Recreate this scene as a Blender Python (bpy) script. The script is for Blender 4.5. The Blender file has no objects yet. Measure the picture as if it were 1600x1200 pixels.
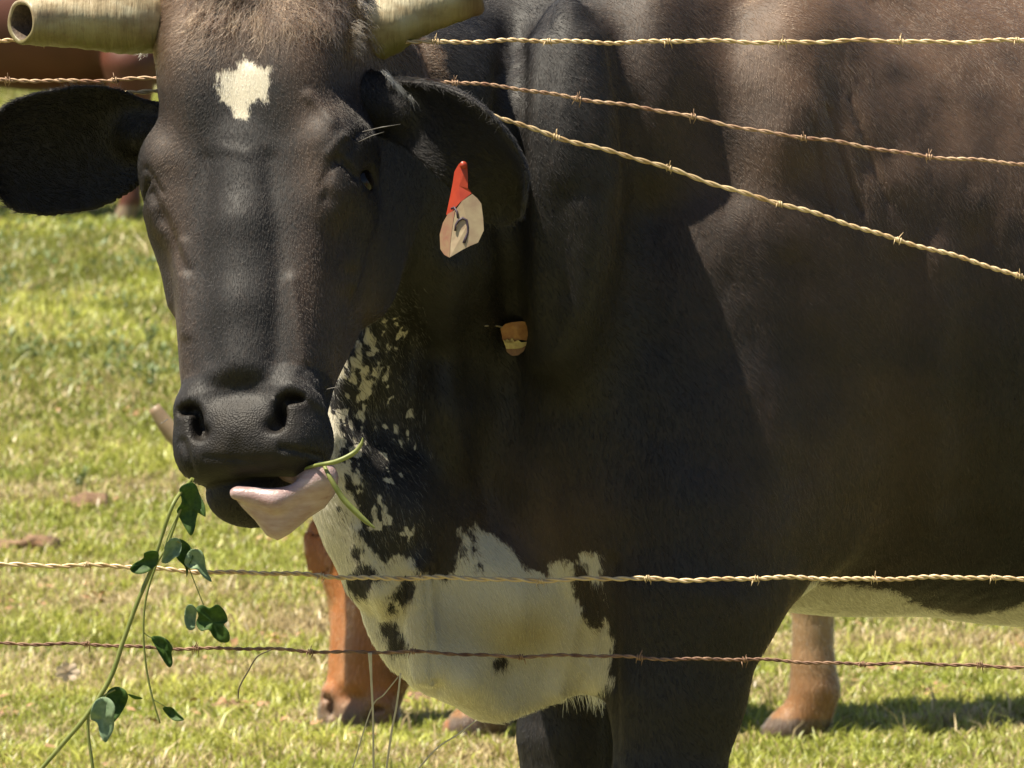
import bpy, bmesh, math, random
import numpy as np
from mathutils import Vector, Matrix

# ------------------------------------------------------------------ camera, world, sun
scene = bpy.context.scene
F = 12000.0                 # focal length in photograph pixels
CAMZ = 1.53
PITCH = math.atan(600.0 / F)
cam_d = bpy.data.cameras.new('camera')
cam = bpy.data.objects.new('camera', cam_d)
scene.collection.objects.link(cam)
scene.camera = cam
cam.location = (0, 0, CAMZ)
cam.rotation_euler = (math.pi / 2 - PITCH, 0, 0)
cam_d.sensor_width = 36.0
cam_d.lens = 36.0 * F / 1600.0
cam_d.clip_start = 0.1
cam_d.clip_end = 2000.0
cam_d.dof.use_dof = True
cam_d.dof.focus_distance = 9.25
cam_d.dof.aperture_fstop = 30.0

SUN = Vector((-0.40, -0.13, 0.90)).normalized()       # direction towards the sun
w = bpy.data.worlds.new('World')
scene.world = w
w.use_nodes = True
nt = w.node_tree
sky = nt.nodes.new('ShaderNodeTexSky')
sky.sky_type = 'NISHITA'
sky.sun_disc = False
sky.sun_elevation = math.asin(SUN.z)
sky.sun_rotation = math.atan2(SUN.x, SUN.y)
bg = nt.nodes['Background']
bg.inputs['Strength'].default_value = 0.052
nt.links.new(sky.outputs[0], bg.inputs['Color'])
sl = bpy.data.lights.new('sun', 'SUN')
sl.energy = 5.0
sl.angle = math.radians(0.5)
sl.color = (1.0, 0.91, 0.74)
so = bpy.data.objects.new('sun', sl)
scene.collection.objects.link(so)
so.rotation_euler = SUN.to_track_quat('Z', 'Y').to_euler()
scene.view_settings.view_transform = 'Standard'
scene.view_settings.look = 'None'
scene.view_settings.exposure = 1.08
scene.view_settings.gamma = 1.0
scene.view_settings.use_curve_mapping = False

RNG = np.random.default_rng(7)
random.seed(7)
COL = scene.collection

# ------------------------------------------------------------------ helpers
def at(px, py, Y):
    """world point seen at photograph pixel (px,py) at distance Y"""
    cx = (px - 800) / F; cy = (600 - py) / F
    c, s = math.cos(PITCH), math.sin(PITCH)
    dy = c + cy * s
    dz = -s + cy * c
    k = Y / dy
    return np.array([cx * k, Y, CAMZ + dz * k])

def proj(P):
    c, s = math.cos(PITCH), math.sin(PITCH)
    z = P[..., 2] - CAMZ
    dep = P[..., 1] * c - z * s
    up = P[..., 1] * s + z * c
    return 800 + F * P[..., 0] / dep, 600 - F * up / dep

def ground_z(x, y):
    y = np.asarray(y, dtype=float); x = np.asarray(x, dtype=float)
    t = np.maximum(0, y - 16.0)
    base = 0.031 * np.where(t < 3, t * t / 6.0, t - 1.5)
    return base + 0.012 * np.sin(x * 2.1 + y * 0.7) + 0.010 * np.sin(x * 0.9 - y * 1.9) + 0.006 * np.sin(x * 5.3 + 1.0) * np.cos(y * 3.1)

def tag(o, label=None, cat=None, group=None, kind=None):
    if label: o['label'] = label
    if cat: o['category'] = cat
    if group: o['group'] = group
    if kind: o['kind'] = kind
    return o

def empty(name, loc, label=None, cat=None, group=None):
    o = bpy.data.objects.new(name, None)
    o.location = loc
    o.empty_display_size = 0.1
    COL.objects.link(o)
    tag(o, label, cat, group)
    return o

def mesh_obj(name, V, Fc, mat, parent=None, smooth=True, attrs=None, mats=None):
    me = bpy.data.meshes.new(name)
    V = np.asarray(V, dtype=np.float32)
    if isinstance(Fc, np.ndarray):
        k = Fc.shape[1]
        me.vertices.add(len(V)); me.vertices.foreach_set('co', V.ravel())
        me.loops.add(Fc.size); me.loops.foreach_set('vertex_index', Fc.astype(np.int32).ravel())
        me.polygons.add(len(Fc))
        me.polygons.foreach_set('loop_start', np.arange(0, Fc.size, k, dtype=np.int32))
        me.update(calc_edges=True); me.validate()
    else:
        me.from_pydata([tuple(map(float, v)) for v in V], [], Fc)
        me.update()
    if smooth:
        me.polygons.foreach_set('use_smooth', np.ones(len(me.polygons), dtype=bool))
    for m in (mats or [mat]):
        me.materials.append(m)
    for k, a in (attrs or {}).items():
        a = np.asarray(a, dtype=np.float32)
        if a.ndim == 2:
            at_ = me.attributes.new(k, 'FLOAT_VECTOR', 'POINT'); at_.data.foreach_set('vector', a.ravel())
        else:
            at_ = me.attributes.new(k, 'FLOAT', 'POINT'); at_.data.foreach_set('value', a)
    o = bpy.data.objects.new(name, me)
    COL.objects.link(o)
    if parent is not None:
        o.parent = parent
        o.matrix_parent_inverse = Matrix.Translation(-Vector(parent.location))
    return o

class MB:
    """collects simple shapes into one mesh"""
    def __init__(s): s.V = []; s.F = []; s.M = []
    def add(s, V, Fc, m=0):
        n = len(s.V); s.V += [tuple(map(float, v)) for v in V]
        s.F += [tuple(n + i for i in f) for f in Fc]; s.M += [m] * len(Fc)
    def tube(s, pts, rad, seg=8, m=0, cap=True, flat=1.0):
        pts = [Vector(p) for p in pts]; n = len(pts)
        rad = [rad] * n if np.isscalar(rad) else list(rad)
        V = []; prev = None
        for i, p in enumerate(pts):
            t = (pts[min(i + 1, n - 1)] - pts[max(i - 1, 0)]).normalized()
            if prev is None:
                a = t.cross(Vector((0, 0, 1)))
                if a.length < 0.1: a = t.cross(Vector((1, 0, 0)))
            else:
                a = prev - t * prev.dot(t)
            a.normalize(); prev = a; b = t.cross(a)
            for k in range(seg):
                q = 2 * math.pi * k / seg
                V.append(p + (a * math.cos(q) + b * math.sin(q) * flat) * rad[i])
        Fc = []
        for i in range(n - 1):
            for k in range(seg):
                k2 = (k + 1) % seg
                Fc.append((i * seg + k, i * seg + k2, (i + 1) * seg + k2, (i + 1) * seg + k))
        if cap:
            Fc.append(tuple(range(seg - 1, -1, -1))); Fc.append(tuple((n - 1) * seg + k for k in range(seg)))
        s.add(V, Fc, m)
    def build(s, name, mats, parent=None, smooth=True, attrs=None):
        if not isinstance(mats, (list, tuple)): mats = [mats]
        o = mesh_obj(name, s.V, s.F, None, parent, smooth, attrs, mats)
        o.data.polygons.foreach_set('material_index', s.M)
        return o

# --- node material helpers
def new_mat(name):
    m = bpy.data.materials.new(name); m.use_nodes = True
    nt = m.node_tree
    b = nt.nodes['Principled BSDF']
    return m, nt, b
def N(nt, t, **kw):
    n = nt.nodes.new(t)
    for k, v in kw.items():
        if k in n.inputs: n.inputs[k].default_value = v
        else: setattr(n, k, v)
    return n
def ramp(nt, fac, stops):
    r = nt.nodes.new('ShaderNodeValToRGB')
    e = r.color_ramp.elements
    while len(e) < len(stops): e.new(0.5)
    for i, (p, c) in enumerate(stops):
        e[i].position = p; e[i].color = (*c, 1) if len(c) == 3 else c
    nt.links.new(fac, r.inputs[0])
    return r.outputs[0]
def mix(nt, fac, a, b):
    m = nt.nodes.new('ShaderNodeMix'); m.data_type = 'RGBA'
    for s, v in ((0, fac), (6, a), (7, b)):
        if hasattr(v, 'links'): nt.links.new(v, m.inputs[s])
        else: m.inputs[s].default_value = v if s == 0 else ((*v, 1) if len(v) == 3 else v)
    return m.outputs[2]
def math_n(nt, op, a, b=None, clamp=False):
    m = nt.nodes.new('ShaderNodeMath'); m.operation = op; m.use_clamp = clamp
    for i, v in enumerate((a, b)):
        if v is None: continue
        if hasattr(v, 'links'): nt.links.new(v, m.inputs[i])
        else: m.inputs[i].default_value = v
    return m.outputs[0]
def noise(nt, scale, detail=3, vec=None, rough=0.55, stretch=None):
    n = nt.nodes.new('ShaderNodeTexNoise')
    n.inputs['Scale'].default_value = scale; n.inputs['Detail'].default_value = detail
    n.inputs['Roughness'].default_value = rough
    if vec is None:
        vec = nt.nodes.new('ShaderNodeTexCoord').outputs['Object']
    if stretch:
        mp = nt.nodes.new('ShaderNodeMapping'); mp.inputs['Scale'].default_value = stretch
        nt.links.new(vec, mp.inputs['Vector']); vec = mp.outputs[0]
    nt.links.new(vec, n.inputs['Vector'])
    return n.outputs['Fac']
def bump(nt, b, h, strength, dist):
    bn = nt.nodes.new('ShaderNodeBump'); bn.inputs['Strength'].default_value = strength
    bn.inputs['Distance'].default_value = dist
    nt.links.new(h, bn.inputs['Height']); nt.links.new(bn.outputs[0], b.inputs['Normal'])

# ------------------------------------------------------------------ implicit surface kit
def smin(a, b, k):
    h = np.clip(0.5 + 0.5 * (b - a) / k, 0, 1)
    return b * (1 - h) + a * h - k * h * (1 - h)
def smax(a, b, k): return -smin(-a, -b, k)
CHUNK = [None]              # size of the spatial chunk being evaluated (None: scattered points)
def far(P, c, r):
    if CHUNK[0] is None: return None
    m = math.dist(P[0].tolist(), [float(x) for x in c]) - CHUNK[0] - r
    return np.full(len(P), m, dtype=P.dtype) if m > 0.16 else None
def ell(P, c, r, R=None):
    e = far(P, c, max(r))
    if e is not None: return e
    q = P - np.asarray(c, dtype=P.dtype)
    if R is not None: q = q @ np.asarray(R, dtype=P.dtype)     # columns of R are the axes
    r = np.asarray(r, dtype=P.dtype)
    q = q / r; k0 = np.sqrt(np.einsum('ij,ij->i', q, q))
    q /= r; k1 = np.sqrt(np.einsum('ij,ij->i', q, q)) + 1e-9
    return k0 * (k0 - 1) / k1
def cone(P, a, b, ra, rb):
    e = far(P, (np.asarray(a, float) + np.asarray(b, float)) / 2, math.dist(a, b) / 2 + max(ra, rb))
    if e is not None: return e
    a = np.asarray(a, dtype=P.dtype); b = np.asarray(b, dtype=P.dtype); ab = b - a
    t = np.clip(((P - a) @ ab) / (ab @ ab), 0, 1)
    g = P - a - t[:, None] * ab
    return np.sqrt(np.einsum('ij,ij->i', g, g)) - (ra + (rb - ra) * t)
def chain(P, pts, rad, k=0.02):
    d = None
    for i in range(len(pts) - 1):
        e = cone(P, pts[i], pts[i + 1], rad[i], rad[i + 1])
        d = e if d is None else smin(d, e, k)
    return d
def poly_sd(X, Y, poly):
    """signed distance to polygon, negative inside"""
    poly = np.asarray(poly, dtype=float); n = len(poly)
    d = np.full(X.shape, 1e18); ins = np.zeros(X.shape, dtype=bool)
    for i in range(n):
        a = poly[i]; b = poly[(i + 1) % n]; e = b - a
        wx = X - a[0]; wy = Y - a[1]
        t = np.clip((wx * e[0] + wy * e[1]) / (e @ e), 0, 1)
        d = np.minimum(d, (wx - e[0] * t) ** 2 + (wy - e[1] * t) ** 2)
        c = ((a[1] > Y) != (b[1] > Y))
        xi = a[0] + (Y - a[1]) / (b[1] - a[1] + 1e-12) * e[0]
        ins ^= c & (X < xi)
    return np.where(ins, -1, 1) * np.sqrt(d)

def surface(field, lo, hi, h, blk=8):
    lo = np.array(lo, dtype=float); n = np.ceil((np.array(hi) - lo) / h / blk).astype(int) * blk + 1
    nb = (n - 1) // blk
    # coarse blocks
    bi = np.stack(np.meshgrid(*[np.arange(k) for k in nb], indexing='ij'), -1).reshape(-1, 3)
    cc = lo + (bi + 0.5) * blk * h
    fc = field(cc.astype(np.float32))
    near = np.abs(fc) < blk * h * 1.5
    G = np.empty(tuple(n), dtype=np.float32)
    G[:] = 1.0
    for b_, v in zip(bi[~near & (fc < 0)], fc[~near & (fc < 0)]):
        s = b_ * blk
        G[s[0]:s[0] + blk + 1, s[1]:s[1] + blk + 1, s[2]:s[2] + blk + 1] = -1.0
    off = np.stack(np.meshgrid(*[np.arange(blk + 1)] * 3, indexing='ij'), -1).reshape(-1, 3)
    nbk = bi[near]
    sc = nbk // 3
    key = (sc[:, 0] * 1000 + sc[:, 1]) * 1000 + sc[:, 2]
    order = np.argsort(key, kind='stable'); cuts = np.flatnonzero(np.diff(key[order])) + 1
    CHUNK[0] = 3 * blk * h * 1.75
    for grp in np.split(order, cuts):
        idx = (nbk[grp][:, None, :] * blk + off[None]).reshape(-1, 3)
        v = field((lo + idx * h).astype(np.float32))
        G[idx[:, 0], idx[:, 1], idx[:, 2]] = v
    CHUNK[0] = None
    S = G < 0
    nn = np.array(G.shape); st = np.array([nn[1] * nn[2], nn[2], 1])
    cells = []; poss = []; quads = []
    for ax in range(3):
        a = [slice(None)] * 3; b = [slice(None)] * 3
        a[ax] = slice(0, -1); b[ax] = slice(1, None)
        cr = S[tuple(a)] != S[tuple(b)]
        o1, o2 = (ax + 1) % 3, (ax + 2) % 3
        e = np.argwhere(cr)
        e = e[(e[:, o1] > 0) & (e[:, o2] > 0) & (e[:, o1] < nn[o1] - 1) & (e[:, o2] < nn[o2] - 1)]
        f0 = G[e[:, 0], e[:, 1], e[:, 2]]
        e1 = e.copy(); e1[:, ax] += 1
        f1 = G[e1[:, 0], e1[:, 1], e1[:, 2]]
        t = f0 / (f0 - f1)
        p = e.astype(np.float64); p[:, ax] += t
        base = e @ st
        ids = np.stack([base, base - st[o1], base - st[o1] - st[o2], base - st[o2]], 1)
        cells.append(ids.ravel()); poss.append(np.repeat(p, 4, axis=0))
        fl = f0 >= 0
        q = ids.copy(); q[fl] = q[fl][:, ::-1]
        quads.append(q)
    cells = np.concatenate(cells); poss = np.concatenate(poss); quads = np.concatenate(quads)
    u, inv = np.unique(cells, return_inverse=True)
    cnt = np.bincount(inv)
    V = np.stack([np.bincount(inv, poss[:, k]) / cnt for k in range(3)], 1) * h + lo
    m = {}
    Q = np.searchsorted(u, quads)
    return V, Q

def grad(field, V, e=0.0015):
    g = np.stack([field((V + d).astype(np.float32)) - field((V - d).astype(np.float32)) for d in np.eye(3) * e], 1)
    return g / (np.linalg.norm(g, axis=1, keepdims=True) + 1e-12)
def settle(field, V, it=2, e=0.0015):
    for _ in range(it):
        g = np.stack([field((V + d).astype(np.float32)) - field((V - d).astype(np.float32)) for d in np.eye(3) * e], 1) / (2 * e)
        f = field(V.astype(np.float32)).astype(float)
        gn = (g ** 2).sum(1) + 0.05
        st = np.clip(f / gn, -0.01, 0.01)
        V = V - g * st[:, None]
    return V

LUT = {}
def interp(t, xs, ys):
    """smooth (Hermite) interpolation through a lookup table"""
    key = (tuple(xs), tuple(ys))
    if key not in LUT:
        xs = np.asarray(xs, float); ys = np.asarray(ys, float)
        m = np.gradient(ys, xs); g = np.linspace(xs[0], xs[-1], 600)
        i = np.clip(np.searchsorted(xs, g) - 1, 0, len(xs) - 2)
        hh = xs[i + 1] - xs[i]; u = np.clip((g - xs[i]) / hh, 0, 1)
        LUT[key] = (g, (1 + 2 * u) * (1 - u) ** 2 * ys[i] + u * (1 - u) ** 2 * hh * m[i] + u * u * (3 - 2 * u) * ys[i + 1] + u * u * (u - 1) * hh * m[i + 1])
    return np.interp(t, *LUT[key]).astype(np.float32)

LAT = RNG.random((32, 32, 32)).astype(np.float32)
def vnoise(P, s):
    q = P * s; i = np.floor(q).astype(int); f = q - i; f = f * f * (3 - 2 * f)
    r = 0
    for a in (0, 1):
        for b in (0, 1):
            for c in (0, 1):
                wv = (f[:, 0] if a else 1 - f[:, 0]) * (f[:, 1] if b else 1 - f[:, 1]) * (f[:, 2] if c else 1 - f[:, 2])
                r = r + wv * LAT[(i[:, 0] + a) % 32, (i[:, 1] + b) % 32, (i[:, 2] + c) % 32]
    return r
def fnoise(P, s, o=3):
    return sum(vnoise(P + k * 3.7, s * 2 ** k) * 0.5 ** k for k in range(o)) / sum(0.5 ** k for k in range(o)) - 0.5

# ------------------------------------------------------------------ black cow: shape
HO = at(370, -52, 9.20)
ET = np.array([0.012, -0.33, -0.94]); ET /= np.linalg.norm(ET)
HN = np.array([-0.30, -0.95, 0.0]); HN -= ET * (HN @ ET); HN /= np.linalg.norm(HN)
HX = np.cross(HN, ET)
if HX[0] < 0: HX = -HX
HM = np.stack([HX, -HN, ET], 1)           # columns: sideways (image right), inwards, down the face
def to_head(P, fr=None):
    o, m = fr or (HO, HM)
    return (P - o.astype(P.dtype)) @ m.astype(P.dtype)
def from_head(x, y, t): return HO + HM @ np.array([x, y, t])

TT = [-0.05, 0.0, 0.06, 0.12, 0.17, 0.21, 0.26, 0.33, 0.42, 0.50, 0.55, 0.59, 0.625]
WW = [0.115, 0.140, 0.143, 0.137, 0.136, 0.142, 0.141, 0.135, 0.118, 0.098, 0.088, 0.087, 0.068]
DD = [0.14, 0.20, 0.23, 0.25, 0.26, 0.27, 0.28, 0.29, 0.23, 0.165, 0.145, 0.125, 0.100]
FF = [0.050, 0.012, 0.000, -0.002, 0.0, 0.002, 0.004, 0.004, 0.003, 0.004, 0.006, 0.006, 0.018]
def head_f(P, fr=None):
    q = to_head(P, fr); x, y, t = q[:, 0], q[:, 1], q[:, 2]
    tc = np.clip(t, -0.05, 0.625)
    wv = interp(tc, TT, WW); dp = interp(tc, TT, DD); fr = interp(tc, TT, FF)
    v = (y - fr - dp / 2) / (dp / 2)
    vb = np.clip(v * 0.5 + 0.5, 0, 1)
    taper = 1.0 - 0.30 * vb ** 1.3
    wv = wv * taper
    ax = np.abs(x)
    f = ((ax / wv) ** 2.5 + np.abs(v) ** 2.9) ** (1 / 2.7) - 1
    d = f * np.minimum(wv, dp / 2) * 0.9
    cap = np.maximum(t - 0.612, -0.05 - t)
    d = smax(d, cap, 0.035)
    s = np.stack([ax, y, t], -1)
    # orbit rims, brow
    d = smin(d, ell(s, (0.106, 0.066, 0.224), (0.034, 0.052, 0.040)), 0.045)
    d = smin(d, ell(s, (0.104, 0.078, 0.285), (0.028, 0.050, 0.034)), 0.04)
    # eye socket
    d = smax(d, -ell(s, (0.150, 0.072, 0.262), (0.020, 0.025, 0.013)), 0.010)
    d = smax(d, -cone(s, np.array((0.128, 0.036, 0.222)), np.array((0.138, 0.075, 0.232)), 0.0035, 0.0035), 0.010)
    d = smax(d, -cone(s, np.array((0.120, 0.022, 0.250)), np.array((0.134, 0.040, 0.268)), 0.0015, 0.0015), 0.010)
    # temple hollow, shallow hollow behind the nose
    d = smax(d, -ell(s, (0.170, 0.06, 0.140), (0.045, 0.05, 0.045)), 0.03)
    d = smax(d, -ell(s, (0.150, 0.03, 0.42), (0.040, 0.045, 0.10)), 0.04)
    # crease under the inner corner of the eye
    d = smax(d, -cone(s, np.array((0.112, 0.012, 0.30)), np.array((0.085, -0.012, 0.37)), 0.008, 0.003), 0.015)
    # facial crest and masseter
    d = smin(d, chain(s, [(0.112, 0.085, 0.30), (0.104, 0.080, 0.38)], [0.018, 0.010]), 0.025)
    d = smin(d, ell(s, (0.092, 0.20, 0.28), (0.038, 0.075, 0.11)), 0.03)
    # poll ridge and forehead swelling
    d = smin(d, ell(s, (0.0, 0.045, -0.015), (0.105, 0.055, 0.055)), 0.03)
    d = smin(d, ell(s, (0.055, 0.032, 0.12), (0.045, 0.040, 0.08)), 0.03)
    # nasal bridge
    d = smin(d, chain(s, [(0, 0.036, 0.22), (0, 0.024, 0.32), (0, 0.024, 0.42), (0, 0.024, 0.50)], [0.026, 0.030, 0.032, 0.034]), 0.03)
    # muzzle: nostril wings, nose pad, upper lip
    d = smin(d, ell(s, (0.054, 0.032, 0.540), (0.036, 0.034, 0.034)), 0.018)
    d = smin(d, ell(s, (0.0, 0.026, 0.578), (0.052, 0.036, 0.046)), 0.018)
    d = smin(d, ell(s, (0.060, 0.054, 0.580), (0.034, 0.050, 0.042)), 0.02)
    d = smin(d, ell(s, (0.034, 0.036, 0.600), (0.044, 0.034, 0.022)), 0.018)
    # dip above the pad between the nostril wings
    d = smax(d, -ell(s, (0.0, -0.027, 0.526), (0.050, 0.027, 0.012)), 0.022)
    # nostrils, comma shaped
    d = smax(d, -ell(s, (0.052, -0.006, 0.562), (0.0075, 0.034, 0.018)), 0.008)
    d = smax(d, -ell(s, (0.066, 0.004, 0.543), (0.013, 0.022, 0.006)), 0.010)
    d = smax(d, -ell(s, (0.045, -0.006, 0.576), (0.008, 0.018, 0.007)), 0.010)
    # philtrum groove
    d = smax(d, -ell(s, (0.0, -0.014, 0.628), (0.005, 0.012, 0.030)), 0.012)
    # lower lip and chin, jaw swung sideways
    lj = np.stack([x + 0.032, y, t], -1)
    d2 = smin(ell(lj, (0, 0.088, 0.628), (0.038, 0.040, 0.034)), ell(lj, (0.02, 0.112, 0.57), (0.058, 0.042, 0.09)), 0.03)
    d = smin(d, d2, 0.006)
    return d

# ear shapes (cupped leaves)
def ear_f(P, root, mid, tip, up, width, thick, cup, back):
    """leaf from root over mid to tip; 'back' = direction away from the cup opening"""
    root, mid, tip = map(np.asarray, (root, mid, tip))
    ax = tip - root; L = np.linalg.norm(ax); ax = ax / L
    bk = np.asarray(back, float); bk = bk - ax * (bk @ ax); bk /= np.linalg.norm(bk)
    sd = np.cross(ax, bk)
    q = (P - root.astype(P.dtype)) @ np.stack([ax, sd, bk], 1).astype(P.dtype)
    u = q[:, 0] / L
    uc = np.clip(u, 0, 1)
    wd = interp(uc, [0, 0.15, 0.3, 0.5, 0.7, 0.87, 1.0], np.array([0.50, 0.80, 0.96, 1.0, 0.95, 0.74, 0.15])) * width
    m = mid - root; bend = (m @ bk) * 4 * uc * (1 - uc)
    side = (m @ sd) * 4 * uc * (1 - uc)
    sq = q[:, 1] - side
    r = sq / np.maximum(wd, 1e-4)
    cy = bend + cup * (1 - np.clip(r * r, 0, 1.6)) * np.sqrt(np.clip(wd / width, 0, 1))
    dz = np.abs(q[:, 2] - cy) - thick
    dr = (np.abs(sq) - wd)
    dl = np.maximum(-q[:, 0], q[:, 0] - L)
    return smax(smax(dz, dr, 0.008), dl, 0.01) * 0.8
EL_root = at(245, 214, 9.28); EL_tip = at(-30, 250, 9.20); EL_mid = at(90, 238, 9.25)
ER_root = at(596, 150, 9.22); ER_tip = at(806, 350, 9.22); ER_mid = at(722, 226, 9.14)

# body: plane of symmetry through the chest
BU = np.array([0.80, 0.60, 0.0]); BV = np.array([0.60, -0.80, 0.0]); BZ = np.array([0, 0, 1.0])
BO = np.array([-0.02, 9.60, 0.0])
BM = np.stack([BU, BV, BZ], 1)
def B(a, v, z): return BO + BM @ np.array([a, v, z])
def onplane(px, py, v=0.0):
    """point of the plane 'v' beside the symmetry plane seen at a pixel"""
    o = np.array([0, 0, CAMZ]); r = at(px, py, 10.0) - o
    k = ((BO + BV * v - o) @ BV) / (r @ BV)
    return o + r * k
DEW = [(620, 330), (570, 440), (520, 560), (500, 665), (492, 740), (503, 800), (528, 868), (556, 935), (594, 966), (606, 1005),
       (622, 1050), (660, 1090), (712, 1110), (752, 1132), (782, 1137), (826, 1118), (884, 1088), (925, 1066), (952, 1070), (1000, 1000), (1000, 700), (900, 400)]
DEWP = np.array([(lambda p: ((p - BO) @ BU, p[2]))(onplane(*c)) for c in DEW])
NK = [from_head(0, 0.13, 0.10), from_head(0.02, 0.15, 0.22)]
def body_f(P):
    q = (P - BO.astype(P.dtype)) @ BM.astype(P.dtype); a, v, z = q[:, 0], q[:, 1], q[:, 2]
    e = lambda c, r, R=None: ell(q, c, r, R)
    d = e((1.05, 0, 1.15), (0.95, 0.365, 0.455))                        # barrel
    d = smin(d, e((0.52, 0, 1.17), (0.42, 0.285, 0.425)), 0.08)
    d = smin(d, e((0.26, 0, 1.10), (0.26, 0.235, 0.35)), 0.08)           # chest
    d = smin(d, e((0.14, 0, 0.93), (0.16, 0.165, 0.20)), 0.07)
    d = smin(d, e((0.42, 0, 1.62), (0.26, 0.12, 0.16)), 0.10)            # withers hump
    sv = np.stack([a, np.abs(v), z], -1)
    d = smin(d, ell(sv, (0.34, 0.175, 1.18), (0.17, 0.085, 0.36)), 0.08)   # shoulder blade
    d = smin(d, ell(sv, (0.20, 0.120, 1.01), (0.14, 0.075, 0.20)), 0.08)   # point of shoulder
    d = smin(d, ell(sv, (0.27, 0.150, 0.95), (0.14, 0.09, 0.18)), 0.08)    # upper arm
    # neck
    nd = None
    pts = [(NK[0], 0.105), (at(640, 180, 9.46), 0.12), (at(715, 150, 9.76), 0.15), (B(0.20, 0.0, 1.40), 0.20)]
    pts2 = [(NK[1], 0.09), (at(665, 360, 9.46), 0.10), (at(730, 520, 9.68), 0.12), (B(0.14, 0.0, 1.02), 0.15)]
    nd = smin(chain(P, [p[0] for p in pts], [p[1] for p in pts], 0.04), chain(P, [p[0] for p in pts2], [p[1] for p in pts2], 0.04), 0.07)
    d = smin(d, nd, 0.05)
    d = smin(d, ell(P, at(885, 300, 9.510), (0.068, 0.125, 0.240)), 0.055)       # ridge in front of the shoulder
    # dewlap and brisket sheet
    dp = poly_sd(a.astype(float), z.astype(float), DEWP).astype(P.dtype)
    th = interp(np.clip(z, 0.60, 1.2), [0.60, 0.72, 0.85, 1.0, 1.2], [0.040, 0.062, 0.052, 0.040, 0.035])
    wv = 0.010 * np.sin(z * 34 + a * 22) + 0.012 * np.sin(z * 17 - a * 30)
    dl = smax(dp + 0.004, np.abs(v - wv) - th, 0.05)
    d = smin(d, dl, 0.05)
    # vertical folds of hide on the brisket
    for (x0, y0, x1, y1, rr) in ((655, 880, 668, 1060, 0.014), (905, 900, 935, 1050, 0.018), (842, 930, 900, 1030, 0.012)):
        d = smin(d, chain(P, [onplane(x0, y0, 0.055), onplane(x1, y1, 0.055)], [rr, rr * 0.7]), 0.03)
    # near foreleg
    lg = [(onplane(1130, 520, 0.10), 0.13), (onplane(1100, 700, 0.135), 0.125), (onplane(1085, 820, 0.155), 0.122), (onplane(1078, 930, 0.17), 0.108), (onplane(1058, 1080, 0.17), 0.083), (onplane(1044, 1230, 0.17), 0.066),
          (onplane(1036, 1400, 0.17), 0.052), (onplane(1032, 1460, 0.17), 0.056), (onplane(1034, 1540, 0.17), 0.040),
          (onplane(1036, 1720, 0.17), 0.034), (onplane(1034, 1790, 0.17), 0.046), (onplane(1022, 1850, 0.17), 0.038)]
    d = smin(d, chain(P, [l[0] for l in lg], [l[1] for l in lg], 0.02), 0.07)
    # far foreleg
    lg = [(onplane(960, 900, -0.15), 0.11), (onplane(915, 1040, -0.15), 0.090), (onplane(898, 1150, -0.15), 0.070), (onplane(893, 1230, -0.15), 0.060),
          (onplane(892, 1400, -0.15), 0.050), (onplane(892, 1450, -0.15), 0.054), (onplane(892, 1530, -0.15), 0.038),
          (onplane(892, 1680, -0.15), 0.034), (onplane(890, 1740, -0.15), 0.045), (onplane(880, 1800, -0.15), 0.038)]
    d = smin(d, chain(P, [l[0] for l in lg], [l[1] for l in lg], 0.02), 0.03)
    # hindquarters and hind legs (outside the frame)
    d = smin(d, ell(sv, (1.85, 0.14, 1.20), (0.30, 0.20, 0.40)), 0.10)
    d = smin(d, chain(sv, [(1.86, 0.17, 1.0), (1.78, 0.18, 0.78), (1.95, 0.17, 0.52), (1.90, 0.17, 0.16), (1.87, 0.17, 0.07)], [0.15, 0.11, 0.055, 0.04, 0.045], 0.03), 0.05)
    return d
def earl_f(P):
    el = ear_f(P, EL_root, EL_mid, EL_tip, None, 0.079, 0.0040, 0.028, (-0.06, 1.0, 0.22))
    return smin(el, chain(P, [from_head(-0.085, 0.11, 0.150), at(214, 212, 9.285)], [0.030, 0.020]), 0.03)
def earr_f(P):
    er = ear_f(P, ER_root, ER_mid, ER_tip, None, 0.072, 0.0045, 0.030, (0.45, 0.60, 0.45))
    return smin(er, chain(P, [from_head(0.085, 0.12, 0.125), at(625, 170, 9.22)], [0.036, 0.028]), 0.025)
HC = from_head(0, 0.12, 0.3).astype(np.float32)
def cow_f(P):
    d = body_f(P)
    near = ((P - HC) ** 2).sum(1) < 0.55 ** 2
    if near.any():
        d[near] = smin(d[near], head_f(P[near]), 0.035)
    return d

import time
_t0 = time.time()
V, Q = surface(cow_f, (-0.66, 8.80, -0.02), (2.20, 11.3, 1.86), 0.0065)
print('net', len(V), time.time() - _t0)
me = bpy.data.meshes.new('tmp')
me.from_pydata(V.tolist(), [], Q.tolist())
bm = bmesh.new(); bm.from_mesh(me)
hq = to_head(V)
inh = (np.linalg.norm(hq - (0, 0.05, 0.42), axis=1) < 0.31) & (V[:, 1] < 9.22)
sel = [f for f in bm.faces if all(inh[v.index] for v in f.verts)]
ed = list({e for f in sel for e in f.edges})
bmesh.ops.subdivide_edges(bm, edges=ed, cuts=1, use_grid_fill=True)
bmesh.ops.triangulate(bm, faces=[f for f in bm.faces if len(f.verts) > 4])
bm.to_mesh(me); bm.free()
nv = len(me.vertices); V = np.empty(nv * 3); me.vertices.foreach_get('co', V); V = V.reshape(-1, 3)
hq = to_head(V)
k = (np.linalg.norm(hq - (0, 0.05, 0.42), axis=1) < 0.33)
V[k] = settle(cow_f, V[k], 3, 0.001)
nl = len(me.polygons); ls = np.empty(nl, dtype=np.int32); me.polygons.foreach_get('loop_total', ls)
li = np.empty(len(me.loops), dtype=np.int32); me.loops.foreach_get('vertex_index', li)
st = np.concatenate([[0], np.cumsum(ls)[:-1]])
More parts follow.
